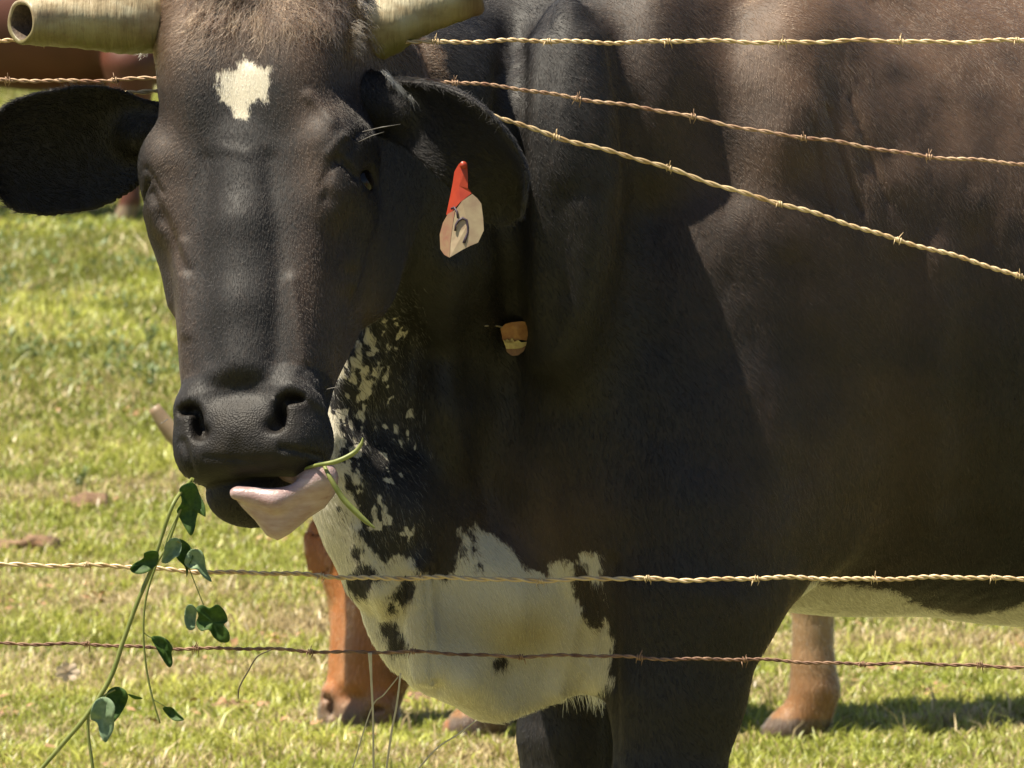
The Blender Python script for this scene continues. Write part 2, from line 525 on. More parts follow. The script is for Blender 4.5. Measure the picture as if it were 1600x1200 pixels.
TRI = np.concatenate([np.stack([li[st], li[st + 1], li[st + 2]], 1), np.stack([li[st[ls == 4]], li[st[ls == 4] + 2], li[st[ls == 4] + 3]], 1)])
bpy.data.meshes.remove(me)
def vnormals(V, T):
    fn = np.cross(V[T[:, 1]] - V[T[:, 0]], V[T[:, 2]] - V[T[:, 0]])
    n = np.stack([sum(np.bincount(T[:, i], fn[:, k], len(V)) for i in range(3)) for k in range(3)], 1)
    return n / (np.linalg.norm(n, axis=1, keepdims=True) + 1e-12), fn
# sculpting strokes on the hide: ridges (+) and hollows (-): polyline, width, height
BODY_ST = [([(842, 70), (834, 250), (838, 400), (848, 560)], 20, 0.010), ([(925, 60), (942, 300), (928, 420), (880, 545)], 22, 0.010),
           ([(882, 310), (880, 450)], 26, -0.006), ([(800, 60), (790, 300), (800, 520)], 24, -0.020), ([(1142, 40), (1140, 180), (1148, 290)], 50, -0.017),
           ([(1022, 20), (1020, 260)], 45, 0.018), ([(1250, 60), (1235, 200)], 60, 0.018), ([(1240, 420), (1262, 640), (1250, 860)], 30, -0.006),
           ([(1010, 480), (985, 700), (1000, 860)], 40, -0.004), ([(700, 420), (690, 620), (730, 800)], 28, 0.014),
           ([(650, 480), (645, 700)], 18, -0.010), ([(955, 880), (957, 1200)], 10, -0.008), ([(1290, 170), (1345, 330)], 5, -0.005), ([(1325, 150), (1390, 320)], 5, -0.004), ([(1262, 190), (1300, 330)], 5, -0.004),
           ([(1420, 420), (1400, 800)], 40, -0.008), ([(1530, 380), (1510, 820)], 40, -0.008), ([(1475, 400), (1455, 800)], 30, 0.006),
           ([(618, 60), (652, 160)], 12, 0.008), ([(655, 60), (690, 150)], 10, -0.010), ([(645, 890), (652, 1060)], 12, 0.008), ([(672, 900), (680, 1080)], 9, -0.008), ([(905, 960), (870, 1080)], 12, 0.008), ([(935, 980), (910, 1070)], 7, -0.006),
           ([(780, 930), (770, 1100)], 30, -0.006), ([(560, 830), (600, 960)], 10, 0.006), ([(585, 560), (560, 760)], 8, 0.004), ([(545, 600), (520, 760)], 6, -0.003)]
HEAD_ST = [([(566, 205), (530, 228), (500, 290)], 6, -0.0022), ([(555, 225), (520, 262), (506, 310)], 5, -0.0018), ([(540, 212), (514, 240)], 7, 0.003), ([(482, 150), (520, 190)], 9, 0.004),
           ([(236, 300), (268, 370), (290, 420)], 9, -0.005), ([(228, 262), (252, 300)], 5, -0.003), ([(420, 250), (436, 420), (430, 560)], 16, -0.004), ([(322, 250), (318, 420), (330, 560)], 16, -0.004),
           ([(455, 440), (475, 560)], 12, 0.004), ([(286, 380), (292, 520)], 9, 0.004), ([(350, 232), (386, 240)], 9, 0.0015), ([(392, 0), (392, 90)], 12, -0.006),
           ([(455, 600), (520, 650)], 6, 0.003), ([(470, 585), (525, 630)], 5, -0.003), ([(285, 690), (300, 740)], 6, -0.004), ([(440, 700), (500, 712)], 6, -0.004), ([(320, 715), (420, 722)], 5, -0.002), ([(550, 430), (560, 560)], 16, -0.006)]
def seg_d(px, py, pl):
    d = np.full(px.shape, 1e9)
    for (ax_, ay_), (bx_, by_) in zip(pl[:-1], pl[1:]):
        ex, ey = bx_ - ax_, by_ - ay_
        t = np.clip(((px - ax_) * ex + (py - ay_) * ey) / (ex * ex + ey * ey), 0, 1)
        d = np.minimum(d, np.hypot(px - ax_ - ex * t, py - ay_ - ey * t))
    return d
n0, _ = vnormals(V, TRI); spx, spy = proj(V); hqs = to_head(V)
isH = (np.linalg.norm(hqs - (0, 0.1, 0.32), axis=1) < 0.43) & (hqs[:, 1] < 0.22) & (V[:, 1] < 9.33)
fc_ = np.clip(-n0[:, 1] * 3, 0, 1)
dsp = np.zeros(len(V))
for L_, m_ in ((BODY_ST, ~isH & (V[:, 1] < 10.4)), (HEAD_ST, isH)):
    ids = np.flatnonzero(m_)
    for pl, wd_, am_ in L_:
        dsp[ids] += am_ * np.exp(-(seg_d(spx[ids], spy[ids], pl) / wd_) ** 2)
dsp += np.where(isH, 0.0012, 0.006) * fnoise(V, 16, 2) + 0.0035 * ~isH * fnoise(V * (1, 1, 0.5), 40, 2)
V = V + n0 * (dsp * fc_)[:, None]
PART = np.zeros(len(V), dtype=int)        # 0 body, 1 left ear in the picture, 2 right ear
for kk, (f, c) in enumerate(((earl_f, (EL_root + EL_tip) / 2), (earr_f, (ER_root + ER_tip) / 2))):
    v2, q2 = surface(f, c - 0.21, c + 0.21, 0.0035, 6)
    v2 = settle(f, v2, 1, 0.001)
    TRI = np.concatenate([TRI, q2[:, [0, 1, 2]] + len(V), q2[:, [0, 2, 3]] + len(V)])
    V = np.concatenate([V, v2]); PART = np.concatenate([PART, np.full(len(v2), kk + 1)])
def vnormals(V, T):
    fn = np.cross(V[T[:, 1]] - V[T[:, 0]], V[T[:, 2]] - V[T[:, 0]])
    n = np.stack([sum(np.bincount(T[:, i], fn[:, k], len(V)) for i in range(3)) for k in range(3)], 1)
    return n / (np.linalg.norm(n, axis=1, keepdims=True) + 1e-12), fn
NRM, FN = vnormals(V, TRI)
print('mesh', len(V), len(TRI), time.time() - _t0)
# ------------------------------------------------------------------ black cow: coat pattern (lives on the hide)
PX, PY = proj(V)
HQ = to_head(V)
toc = -V + np.array([0, 0, CAMZ]); toc /= np.linalg.norm(toc, axis=1, keepdims=True)
FRONT = (NRM * toc).sum(1)
ishead = (np.linalg.norm(HQ - (0, 0.1, 0.32), axis=1) < 0.43) & (HQ[:, 1] < 0.25) & (V[:, 1] < 9.36)
def coat_fields(P, px, py, head, front, part):
    nz = fnoise(P, 22, 3); n2 = fnoise(P, 70, 2); n3 = fnoise(P * (1, 1, 0.32), 190, 2) + 0.5 * fnoise(P * (1, 1, 0.6), 45, 2)
    wj = n2 * 26 + nz * 14
    bris = poly_sd(px, py, [(430, 770), (560, 770), (566, 840), (600, 872), (646, 874), (655, 898), (700, 902), (716, 880), (724, 868), (720, 830), (745, 818),
                            (775, 838), (800, 862), (820, 888), (852, 897), (856, 878), (905, 876), (915, 866), (934, 868), (938, 905), (946, 960), (952, 1000), (950, 1080),
                            (890, 1098), (782, 1148), (600, 1110), (430, 900)])
    a = (BM.T @ (P - BO).T).T[:, 0]
    bris = np.where((a > 0.42) | (((P - BO) @ BV < -0.075) & (py > 1040) & (px > 790)), 200, bris)
    throat = poly_sd(px, py, [(600, 470), (606, 520), (590, 600), (576, 660), (560, 720), (562, 860), (450, 800), (470, 600), (540, 560)])
    belly = poly_sd(px, py, [(1196, 962), (1208, 925), (1238, 882), (1262, 880), (1264, 902), (1280, 912), (1400, 924), (1440, 946), (1500, 960), (1560, 956), (1600, 940), (1900, 930), (1900, 1100), (1196, 1100)])
    belly = np.where((a < 0.33) | (py < 860), 200, belly)
    star = poly_sd(px, py, [(342, 130), (346, 114), (366, 112), (384, 92), (396, 104), (420, 108), (416, 134), (417, 158), (400, 152), (388, 160), (384, 184), (370, 182), (362, 164), (346, 154)])
    star = np.where(head & (front > 0), star, 200)
    bod = ~head
    w_ = np.minimum(np.where(bod, bris + wj, 200), np.where(bod, belly + wj * 0.5, 200))
    spots = [(560, 912, 20), (572, 900, 16), (628, 930, 15), (636, 915, 13), (612, 948, 10), (607, 985, 12), (620, 1008, 16), (784, 1036, 12), (738, 838, 5), (741, 858, 6), (750, 884, 6), (556, 862, 12), (540, 826, 12),
             (520, 792, 8), (908, 904, 11), (912, 920, 16), (926, 935, 22), (932, 962, 16), (922, 950, 14), (506, 745, 7), (548, 800, 5), (843, 905, 5), (590, 905, 6), (905, 890, 9)]
    for (sx, sy, r) in spots:
        w_ = np.maximum(w_, r - np.hypot((px - sx) * 1.0, (py - sy) * 0.9) + n2 * 16)
    # speckled throat: pale hide with dark flecks, dark hide with pale flecks beyond
    th = throat + wj * 0.8
    fleck = np.where(n3 > 0.07 - 0.12 * np.clip((px - 545) / 60, -0.3, 1), 8, -8)
    w_ = np.minimum(w_, np.where(bod, np.maximum(th, fleck + n2 * 10), 200))
    sp = poly_sd(px, py, [(600, 460), (640, 480), (650, 560), (655, 660), (640, 760), (655, 850), (600, 870), (566, 850), (560, 700), (590, 600)])
    pale = np.where(n3 < -0.20, -6, 10)
    w_ = np.minimum(w_, np.where(bod, np.maximum(sp, pale), 200))
    w_ = np.minimum(w_, star - 3 + n2 * 12)
    br = np.zeros(len(P))
    hq = to_head(P)
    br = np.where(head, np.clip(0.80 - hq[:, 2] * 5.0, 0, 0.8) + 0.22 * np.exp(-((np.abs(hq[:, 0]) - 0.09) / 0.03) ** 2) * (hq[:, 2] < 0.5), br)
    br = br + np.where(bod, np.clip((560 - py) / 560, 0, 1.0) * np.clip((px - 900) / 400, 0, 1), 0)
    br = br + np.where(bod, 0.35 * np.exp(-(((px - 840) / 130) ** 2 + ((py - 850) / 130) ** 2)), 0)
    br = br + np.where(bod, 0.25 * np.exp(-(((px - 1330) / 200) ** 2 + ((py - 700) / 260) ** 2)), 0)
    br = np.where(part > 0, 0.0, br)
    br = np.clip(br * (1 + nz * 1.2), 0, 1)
    w_ = np.where(part > 0, 200, w_)
    st = np.clip(np.exp(-(((px - 790) / 150) ** 2 + ((py - 990) / 45) ** 2)) + 0.5 * np.exp(-(((px - 640) / 30) ** 2 + ((py - 900) / 60) ** 2)) + nz * 0.5, 0, 1)
    return w_, br, st
WF, BR, ST = coat_fields(V, PX, PY, ishead, FRONT, PART)
PAD = np.exp(-((HQ[:, 0] / 0.050) ** 4) - (((HQ[:, 2] - 0.585) / 0.050) ** 4)) * (HQ[:, 1] < 0.075) * (PART == 0)
NOS = np.minimum.reduce([np.linalg.norm((np.stack([np.abs(HQ[:, 0]), HQ[:, 1], HQ[:, 2]], 1) - c) / r, axis=1) for c, r in (((0.056, 0.014, 0.566), (0.013, 0.034, 0.021)), ((0.071, 0.020, 0.549), (0.016, 0.026, 0.010)))])
PAD = np.maximum(PAD, np.clip(1.9 - NOS, 0, 1) * (HQ[:, 2] > 0.5) * (PART == 0))
LIPB = ((HQ[:, 2] > 0.612) & ishead)
PAD = np.where((HQ[:, 2] > 0.612) & (HQ[:, 1] < 0.055) & ishead, np.maximum(PAD, 0.7), PAD)

CB = (0.006, 0.005, 0.0048); CBR = (0.105, 0.060, 0.036); CW = (0.46, 0.42, 0.33); CST = (0.36, 0.30, 0.17)
hide, nt, b = new_mat('black_hide')
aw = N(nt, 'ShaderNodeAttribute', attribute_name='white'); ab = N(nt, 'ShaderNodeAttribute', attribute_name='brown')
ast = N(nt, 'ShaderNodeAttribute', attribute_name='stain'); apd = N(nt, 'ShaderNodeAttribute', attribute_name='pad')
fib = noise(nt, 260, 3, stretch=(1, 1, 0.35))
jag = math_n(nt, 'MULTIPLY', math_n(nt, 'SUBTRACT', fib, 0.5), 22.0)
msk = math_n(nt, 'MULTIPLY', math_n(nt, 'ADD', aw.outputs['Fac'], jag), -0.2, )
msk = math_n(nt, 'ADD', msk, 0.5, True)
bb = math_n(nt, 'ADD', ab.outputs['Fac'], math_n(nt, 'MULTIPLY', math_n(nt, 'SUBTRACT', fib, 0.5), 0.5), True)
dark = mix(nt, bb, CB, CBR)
pale = mix(nt, ast.outputs['Fac'], CW, CST)
c = mix(nt, msk, dark, pale)
padc = ramp(nt, noise(nt, 60, 4), [(0.3, (0.008, 0.0065, 0.006)), (0.75, (0.020, 0.016, 0.012))])
c = mix(nt, apd.outputs['Fac'], c, padc)
nt.links.new(c, b.inputs['Base Color'])
rg = math_n(nt, 'SUBTRACT', 0.62, math_n(nt, 'MULTIPLY', apd.outputs['Fac'], 0.04))
nt.links.new(math_n(nt, 'SUBTRACT', 0.44, math_n(nt, 'MULTIPLY', apd.outputs['Fac'], 0.16)), b.inputs['Specular IOR Level'])
nt.links.new(rg, b.inputs['Roughness'])
vor = nt.nodes.new('ShaderNodeTexVoronoi'); vor.inputs['Scale'].default_value = 420
nt.links.new(nt.nodes.new('ShaderNodeTexCoord').outputs['Object'], vor.inputs['Vector'])
hgt = mix(nt, apd.outputs['Fac'], fib, vor.outputs['Distance'])
bump(nt, b, hgt, 0.6, 0.0012)

COW = empty('black_cow', tuple(B(0.6, 0, 0)), 'black cow with sawn-off horns and cream brisket, head pushed through the barbed wire', 'cow')
cow_body = mesh_obj('body', V, TRI, hide, COW, attrs={'white': WF, 'brown': BR, 'stain': ST, 'pad': PAD})

# ---- the coat itself: individual hairs
def hair_object(name, parent, V, TRI, n, weight, flow, length, color, radius, lift, curl, mat, pts=4):
    fa = np.linalg.norm(np.cross(V[TRI[:, 1]] - V[TRI[:, 0]], V[TRI[:, 2]] - V[TRI[:, 0]]), axis=1)
    p = fa * weight[TRI].mean(1); p /= p.sum()
    t = RNG.choice(len(TRI), n, p=p)
    u, v_ = RNG.random(n), RNG.random(n); k = u + v_ > 1; u[k] = 1 - u[k]; v_[k] = 1 - v_[k]
    bc = np.stack([1 - u - v_, u, v_], 1)
    lerp = lambda A: np.einsum('ij,ij...->i...', bc, A[TRI[t]])
    P = lerp(V); Nn = lerp(NR[name]); Nn /= np.linalg.norm(Nn, axis=1, keepdims=True) + 1e-9
    D = lerp(flow) + 0.7 * np.stack([fnoise(P, 14, 2), fnoise(P + 9, 14, 2), fnoise(P + 17, 14, 2)], 1) + RNG.normal(0, 0.10, (n, 3))
    D -= Nn * (D * Nn).sum(1, keepdims=True); D /= np.linalg.norm(D, axis=1, keepdims=True) + 1e-9
    L = lerp(length) * RNG.uniform(0.6, 1.25, n)
    S = np.cross(D, Nn)
    cv = lerp(curl)
    Cc = color(P, lerp)
    out = np.empty((n, pts, 3), dtype=np.float32); rad = np.empty((n, pts), dtype=np.float32)
    la = lift * RNG.uniform(0.5, 1.5, n)
    sw = RNG.normal(0, 1, n) * cv
    for j in range(pts):
        f = j / (pts - 1)
        out[:, j] = P + (D * (f * L)[:, None] + Nn * ((f - 0.45 * f * f) * L * la + 0.0002 - 0.0006 * (j == 0))[:, None] + S * (sw * L * f * f)[:, None])
        rad[:, j] = radius * (1 - 0.75 * f)
    hc = bpy.data.hair_curves.new(name)
    hc.add_curves([pts] * n)
    hc.attributes['position'].data.foreach_set('vector', out.ravel())
    r = hc.attributes.get('radius') or hc.attributes.new('radius', 'FLOAT', 'POINT')
    r.data.foreach_set('value', rad.ravel())
    ca = hc.attributes.new('tint', 'FLOAT_COLOR', 'CURVE')
    ca.data.foreach_set('color', np.concatenate([Cc, np.ones((n, 1))], 1).astype(np.float32).ravel())
    hc.materials.append(mat)
    o = bpy.data.objects.new(name, hc); COL.objects.link(o)
    o.parent = parent; o.matrix_parent_inverse = Matrix.Translation(-Vector(parent.location))
    o['kind'] = 'stuff'
    return o
hairm = bpy.data.materials.new('coat_hair'); hairm.use_nodes = True; nt = hairm.node_tree
nt.nodes.remove(nt.nodes['Principled BSDF'])
hb = nt.nodes.new('ShaderNodeBsdfHairPrincipled')
hb.parametrization = 'COLOR'
ca = N(nt, 'ShaderNodeAttribute', attribute_name='tint')
nt.links.new(ca.outputs['Color'], hb.inputs['Color'])
hb.inputs['Roughness'].default_value = 0.40; hb.inputs['Radial Roughness'].default_value = 0.55
hb.inputs['Random Roughness'].default_value = 0.3
hb.inputs['IOR'].default_value = 1.48
nt.links.new(hb.outputs[0], nt.nodes['Material Output'].inputs['Surface'])

NR = {'coat_hair': NRM}
flow = np.tile(BU * 0.45 - BZ * 0.9, (len(V), 1))
nk = np.clip((9.75 - V[:, 1]) / 0.3, 0, 1)[:, None] * (PY < 620)[:, None]
flow = flow * (1 - nk) + nk * (BU * 0.6 - BZ * 0.7)
hd = np.outer(np.clip((HQ[:, 2] - 0.02) / 0.2, 0.15, 1) * 1.0, ET) + np.outer(HQ[:, 0] * 5, HX)
flow = np.where(ishead[:, None], hd, flow)
flow = np.where((PART == 1)[:, None], (EL_tip - EL_root)[None], flow)
flow = np.where((PART == 2)[:, None], (ER_tip - ER_root)[None], flow)
length = np.full(len(V), 0.011)
length = np.where(ishead, np.clip(0.021 - HQ[:, 2] * 0.10, 0.006, 0.026), length)
length = np.where((WF < 10) & ~ishead & (PART == 0), 0.014, length)
length = np.where(PART > 0, 0.013, length)
curl = np.where(ishead, np.clip(0.5 - HQ[:, 2] * 3.0, 0.05, 0.6), 0.12)
wgt = (FRONT > -0.3) * (PX > -150) * (PX < 1760) * (PY > -220) * (PY < 1330) * np.clip(1 - PAD * 1.6, 0, 1)
wgt = wgt * (1 + 1.2 * ishead)
def cow_color(P, lerp):
    px, py = proj(P)
    hdm = lerp(ishead.astype(float)) > 0.5
    w_, br, st = coat_fields(P, px, py, hdm, lerp(FRONT), (lerp(PART.astype(float)) > 0.5).astype(int))
    n = len(P)
    roan = np.exp(-((px - 620) / 70) ** 2) * np.clip((900 - py) / 80, 0, 1) * (py > 430)
    wm = (w_ + RNG.normal(0, 1.0, n) * (3.0 + 15 * roan) < 0)
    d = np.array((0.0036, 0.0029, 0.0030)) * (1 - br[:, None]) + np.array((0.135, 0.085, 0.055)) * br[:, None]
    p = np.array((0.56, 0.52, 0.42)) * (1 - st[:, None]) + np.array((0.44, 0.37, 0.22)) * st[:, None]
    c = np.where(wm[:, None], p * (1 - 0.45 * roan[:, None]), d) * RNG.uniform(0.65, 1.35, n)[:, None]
    return np.clip(c, 0, 0.9)
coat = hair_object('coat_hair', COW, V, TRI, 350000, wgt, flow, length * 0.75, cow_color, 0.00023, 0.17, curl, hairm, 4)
print('hair', time.time() - _t0)
# ------------------------------------------------------------------ black cow: eyes, horns, tongue
def simple(name, col, rough=0.6, spec=None, bumpn=None, var=None, trans=0):
    m, nt, b = new_mat(name)
    c = None
    if var:
        c = ramp(nt, noise(nt, var[0], 4), [(0.3, col), (0.7, var[1])])
        nt.links.new(c, b.inputs['Base Color'])
    else: b.inputs['Base Color'].default_value = (*col, 1)
    b.inputs['Roughness'].default_value = rough
    if spec is not None: b.inputs['Specular IOR Level'].default_value = spec
    if bumpn: bump(nt, b, noise(nt, bumpn[0], 4), bumpn[1], bumpn[2])
    if trans:
        t = nt.nodes.new('ShaderNodeBsdfTranslucent')
        if c is not None: nt.links.new(c, t.inputs['Color'])
        else: t.inputs['Color'].default_value = (*col, 1)
        mx = nt.nodes.new('ShaderNodeMixShader'); mx.inputs[0].default_value = trans
        nt.links.new(b.outputs[0], mx.inputs[1]); nt.links.new(t.outputs[0], mx.inputs[2])
        nt.links.new(mx.outputs[0], nt.nodes['Material Output'].inputs['Surface'])
    return m
def implicit(name, f, lo, hi, h, mat, parent, attrs=None):
    v, q = surface(f, lo, hi, h, 6)
    v = settle(f, v, 1, h * 0.3)
    return mesh_obj(name, v, q, mat, parent, attrs=attrs), v

eyem = simple('eye_dark', (0.006, 0.004, 0.004), 0.12, spec=0.3)
for sx in (-1, 1):
    c = from_head(sx * 0.1235, 0.076, 0.263)
    implicit('eye', lambda P, c=c: np.linalg.norm(P - c.astype(np.float32), axis=1) - 0.0205, c - 0.027, c + 0.027, 0.003, eyem, COW)

hornm, nt, b = new_mat('horn')
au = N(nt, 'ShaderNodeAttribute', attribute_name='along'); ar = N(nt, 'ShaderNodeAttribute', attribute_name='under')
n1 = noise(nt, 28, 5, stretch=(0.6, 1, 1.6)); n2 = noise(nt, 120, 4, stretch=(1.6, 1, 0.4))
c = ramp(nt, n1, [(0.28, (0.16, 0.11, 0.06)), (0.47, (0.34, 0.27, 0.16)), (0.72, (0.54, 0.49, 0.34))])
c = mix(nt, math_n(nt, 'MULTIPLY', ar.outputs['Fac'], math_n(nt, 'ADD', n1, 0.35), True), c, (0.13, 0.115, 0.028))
c = mix(nt, math_n(nt, 'MULTIPLY', math_n(nt, 'GREATER_THAN', n2, 0.60), 0.30), c, (0.16, 0.10, 0.05))
c = mix(nt, math_n(nt, 'MULTIPLY', au.outputs['Fac'], 1.0, True), c, (0.10, 0.065, 0.035))
nt.links.new(c, b.inputs['Base Color']); b.inputs['Roughness'].default_value = 0.5
bump(nt, b, math_n(nt, 'ADD', n2, math_n(nt, 'MULTIPLY', noise(nt, 60, 2, stretch=(3, 0.3, 0.3)), 1.5)), 0.5, 0.002)
boned = simple('horn_core', (0.05, 0.035, 0.025), 0.8, var=(90, (0.13, 0.09, 0.06)), bumpn=(150, 0.8, 0.003))
def horn(pts, rads, hollow, dark_tip):
    pts = [np.asarray(p, float) for p in pts]
    nn = 44; seg = 40
    s_ = np.linspace(0, 1, len(pts)); f = np.linspace(0, 1, nn)
    C = np.stack([interp(f, s_, [p[k] for p in pts]) for k in range(3)], 1).astype(float); R = interp(f, s_, rads).astype(float)
    T = np.gradient(C, axis=0); T /= np.linalg.norm(T, axis=1, keepdims=True)
    up = np.array([0, 0, 1.0]); V_ = []; al = []; un = []
    rows = [(C[i], R[i] * (1 + 0.014 * math.sin(f[i] * 46) + 0.008 * math.sin(f[i] * 97 + 2)), T[i], f[i]) for i in range(nn)]
    core = len(rows)
    if hollow:
        e, r, t = C[-1], R[-1], T[-1]
        for dz, rr in ((0.001, 0.93), (-0.001, 0.80), (-0.010, 0.74), (-0.025, 0.66), (-0.045, 0.5), (-0.055, 0.02)):
            rows.append((e + t * dz, r * rr, t, 1))
    else:
        e, r, t = C[-1], R[-1], T[-1]
        for dz, rr in ((0.004, 0.88), (0.005, 0.6), (0.002, 0.3), (0.003, 0.02)): rows.append((e + t * dz, r * rr, t, 1))
    for i, (c_, r_, t_, ff) in enumerate(rows):
        a = np.cross(t_, up); a /= np.linalg.norm(a); b_ = np.cross(a, t_)
        for k in range(seg):
            q = 2 * math.pi * k / seg
            wob = 1 + 0.03 * math.sin(2 * q + ff * 3) + 0.02 * math.sin(5 * q + ff * 9)
            V_.append(c_ + (a * math.cos(q) + b_ * math.sin(q)) * r_ * wob)
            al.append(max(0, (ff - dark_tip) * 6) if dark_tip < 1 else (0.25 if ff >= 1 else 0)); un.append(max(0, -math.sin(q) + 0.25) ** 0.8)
    Fc = [(i * seg + k, i * seg + (k + 1) % seg, (i + 1) * seg + (k + 1) % seg, (i + 1) * seg + k) for i in range(len(rows) - 1) for k in range(seg)]
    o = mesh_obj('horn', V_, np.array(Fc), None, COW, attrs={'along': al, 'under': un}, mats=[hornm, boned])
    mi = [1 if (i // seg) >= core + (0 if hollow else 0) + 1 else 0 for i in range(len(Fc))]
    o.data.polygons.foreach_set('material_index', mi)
    return o
h1 = horn([at(228, 26, 9.285), at(196, 28, 9.26), at(150, 30, 9.235), at(90, 32, 9.21), at(33, 34, 9.175)], [0.045, 0.044, 0.039, 0.033, 0.0265], True, 2)
h1['label'] = 'sawn-off horn with a hollow open end'
h2 = horn([at(556, 46, 9.275), at(596, 34, 9.275), at(640, 17, 9.285), at(690, 2, 9.295), at(742, -14, 9.30)], [0.046, 0.044, 0.037, 0.032, 0.0285], False, 0.80)
h2['label'] = 'horn with a dark blunt tip'
# skin collar of frayed pale hair at each horn base, long curls on the poll
longm = hairm
def tufts(name, items, mat=hairm):
    """items: list of (root, dir, length, width of the bunch, count, colour, curl)"""
    pts = 6; n = sum(i[4] for i in items)
    out = np.empty((n, pts, 3), dtype=np.float32); rad = np.empty((n, pts), dtype=np.float32); colr = np.ones((n, 4), dtype=np.float32); k = 0
    for root, d, L, wd, cnt, colr_, cu in items:
        d = np.asarray(d, float); d /= np.linalg.norm(d)
        for _ in range(cnt):
            r = root + RNG.normal(0, wd, 3) * (1, 0.4, 1); dd = d + RNG.normal(0, 0.22, 3); LL = L * RNG.uniform(0.5, 1.1)
            ph = RNG.random() * 6.28; am = cu * LL
            for j in range(pts):
                f = j / (pts - 1)
                out[k, j] = r + dd * LL * f + np.array([math.sin(ph + f * 4), 0.3 * math.cos(ph + f * 4), math.cos(ph + f * 4.5)]) * am * f + np.array([0, 0, -0.35 * LL * f * f])
                rad[k, j] = 0.0003 * (1 - 0.7 * f)
            colr[k, :3] = np.array(colr_) * RNG.uniform(0.7, 1.3); k += 1
    hc = bpy.data.hair_curves.new(name); hc.add_curves([pts] * n)
    hc.attributes['position'].data.foreach_set('vector', out.ravel())
    r = hc.attributes.get('radius') or hc.attributes.new('radius', 'FLOAT', 'POINT'); r.data.foreach_set('value', rad.ravel())
    hc.attributes.new('tint', 'FLOAT_COLOR', 'CURVE').data.foreach_set('color', colr.ravel())
    hc.materials.append(mat)
    o = bpy.data.objects.new(name, hc); COL.objects.link(o); o.parent = COW
    o.matrix_parent_inverse = Matrix.Translation(-Vector(COW.location)); o['kind'] = 'stuff'
    return o
def hit(px, py, f=None, y0=8.7, y1=10.6):
    f = f or cow_f
    Y = np.linspace(y0, y1, 800); P = np.stack([at(px, py, y) for y in Y]).astype(np.float32)
    v = f(P) < 0
    i = int(np.argmax(v)) if v.any() else -1
    return at(px, py, Y[i]), bool(v.any())
its = []
for k in range(150):      # poll curls
    x = RNG.uniform(300, 520); y = RNG.uniform(-60, 62) * (1 - abs(x - 400) / 260)
    p, _ = hit(x, y)
    dx = (x - 400) / 110
    its.append((p, (dx * 0.7, -0.5, -0.75), 0.020, 0.005, 34, (0.045, 0.030, 0.022) if RNG.random() < 0.7 else (0.12, 0.08, 0.05), 0.30))
for k in range(26):      # horn collars
    p, _ = hit(RNG.uniform(216, 244), RNG.uniform(-10, 84)); its.append((p, (-0.8, -0.6, -0.2), 0.018, 0.003, 36, (0.30, 0.25, 0.18), 0.2))
    p, _ = hit(RNG.uniform(545, 580), RNG.uniform(0, 84)); its.append((p, (0.8, -0.6, -0.2), 0.015, 0.003, 24, (0.13, 0.10, 0.07), 0.2))
for k in range(14):      # pale fringe along the ear roots
    f = RNG.random(); p = at(588 + 60 * f, 95 + 62 * f ** 0.8, 9.17); its.append((p, (0.5, -0.2, -0.5), 0.013, 0.0012, 9, (0.10, 0.10, 0.095), 0.15))
for k in range(14):      # cream hair hanging at the back of the brisket
    p = onplane(RNG.uniform(868, 945), 1078 + RNG.uniform(-12, 6), 0.02); its.append((p, (0.3, -0.1, -0.9), 0.018, 0.003, 12, (0.50, 0.45, 0.33), 0.1))
tufts('tuft_hair', its)
# eyelashes, brow whiskers
wk = MB()
for (x, y, dx, dy, L) in ((204, 212, -38, -14, 1), (206, 234, -34, -10, 1), (566, 206, 60, -12, 1), (560, 222, 40, -16, 1), (262, 655, -14, 8, 1), (520, 640, 22, 10, 1), (524, 660, 26, 4, 1), (505, 610, 26, -6, 1)):
    p, _ = hit(x, y); yy = p[1]
    wk.tube([p, at(x + dx * 0.5, y + dy * 0.6, yy - 0.02), at(x + dx, y + dy, yy - 0.02)], [0.0006, 0.0005, 0.0002], 4)
wk.build('whiskers', simple('whisker', (0.16, 0.15, 0.14), 0.4), COW)['kind'] = 'stuff'

tongm, nt, b = new_mat('tongue')
c = ramp(nt, noise(nt, 70, 5, stretch=(0.5, 1, 1.5)), [(0.3, (0.30, 0.19, 0.18)), (0.7, (0.46, 0.35, 0.34))])
nt.links.new(c, b.inputs['Base Color']); b.inputs['Roughness'].default_value = 0.22
b.inputs['Subsurface Weight'].default_value = 0.2; b.inputs['Subsurface Radius'].default_value = (0.01, 0.004, 0.003)
bump(nt, b, noise(nt, 420, 3), 0.5, 0.0015)
TY = 9.01
TP = np.array([at(x, y, TY)[[0, 2]] for x, y in ((362, 768), (372, 763), (400, 765), (440, 776), (470, 760), (500, 735), (514, 738), (518, 772), (505, 792), (480, 808), (452, 832), (433, 843), (418, 836), (400, 812), (380, 792))])
def tongue_f(P):
    x, z = P[:, 0].astype(float), P[:, 2].astype(float)
    d2 = poly_sd(x, z, TP)
    t0 = at(365, 770, TY); t1 = at(512, 760, TY)
    u = (x - t0[0]) / (t1[0] - t0[0])
    mid = TY + 0.020 * np.sin(np.clip(u, 0, 1) * math.pi) * 0 + np.clip((t0[2] - z) / 0.06, -0.3, 1) * 0.022 + 0.010 * (u - 0.5) ** 2 * 4
    d = smax(d2 - 0.003, np.abs(P[:, 1] - mid) - 0.014, 0.018)
    a, b_ = at(368, 772, TY - 0.004), at(430, 782, TY - 0.008); c_ = at(508, 748, TY - 0.002)
    d = smin(d, chain(P.astype(float), [a, b_, c_], [0.006, 0.0085, 0.010]), 0.010)
    d = smin(d, cone(P.astype(float), at(500, 748, TY + 0.005), at(455, 725, TY + 0.06), 0.016, 0.022), 0.02)
    return d.astype(np.float32)
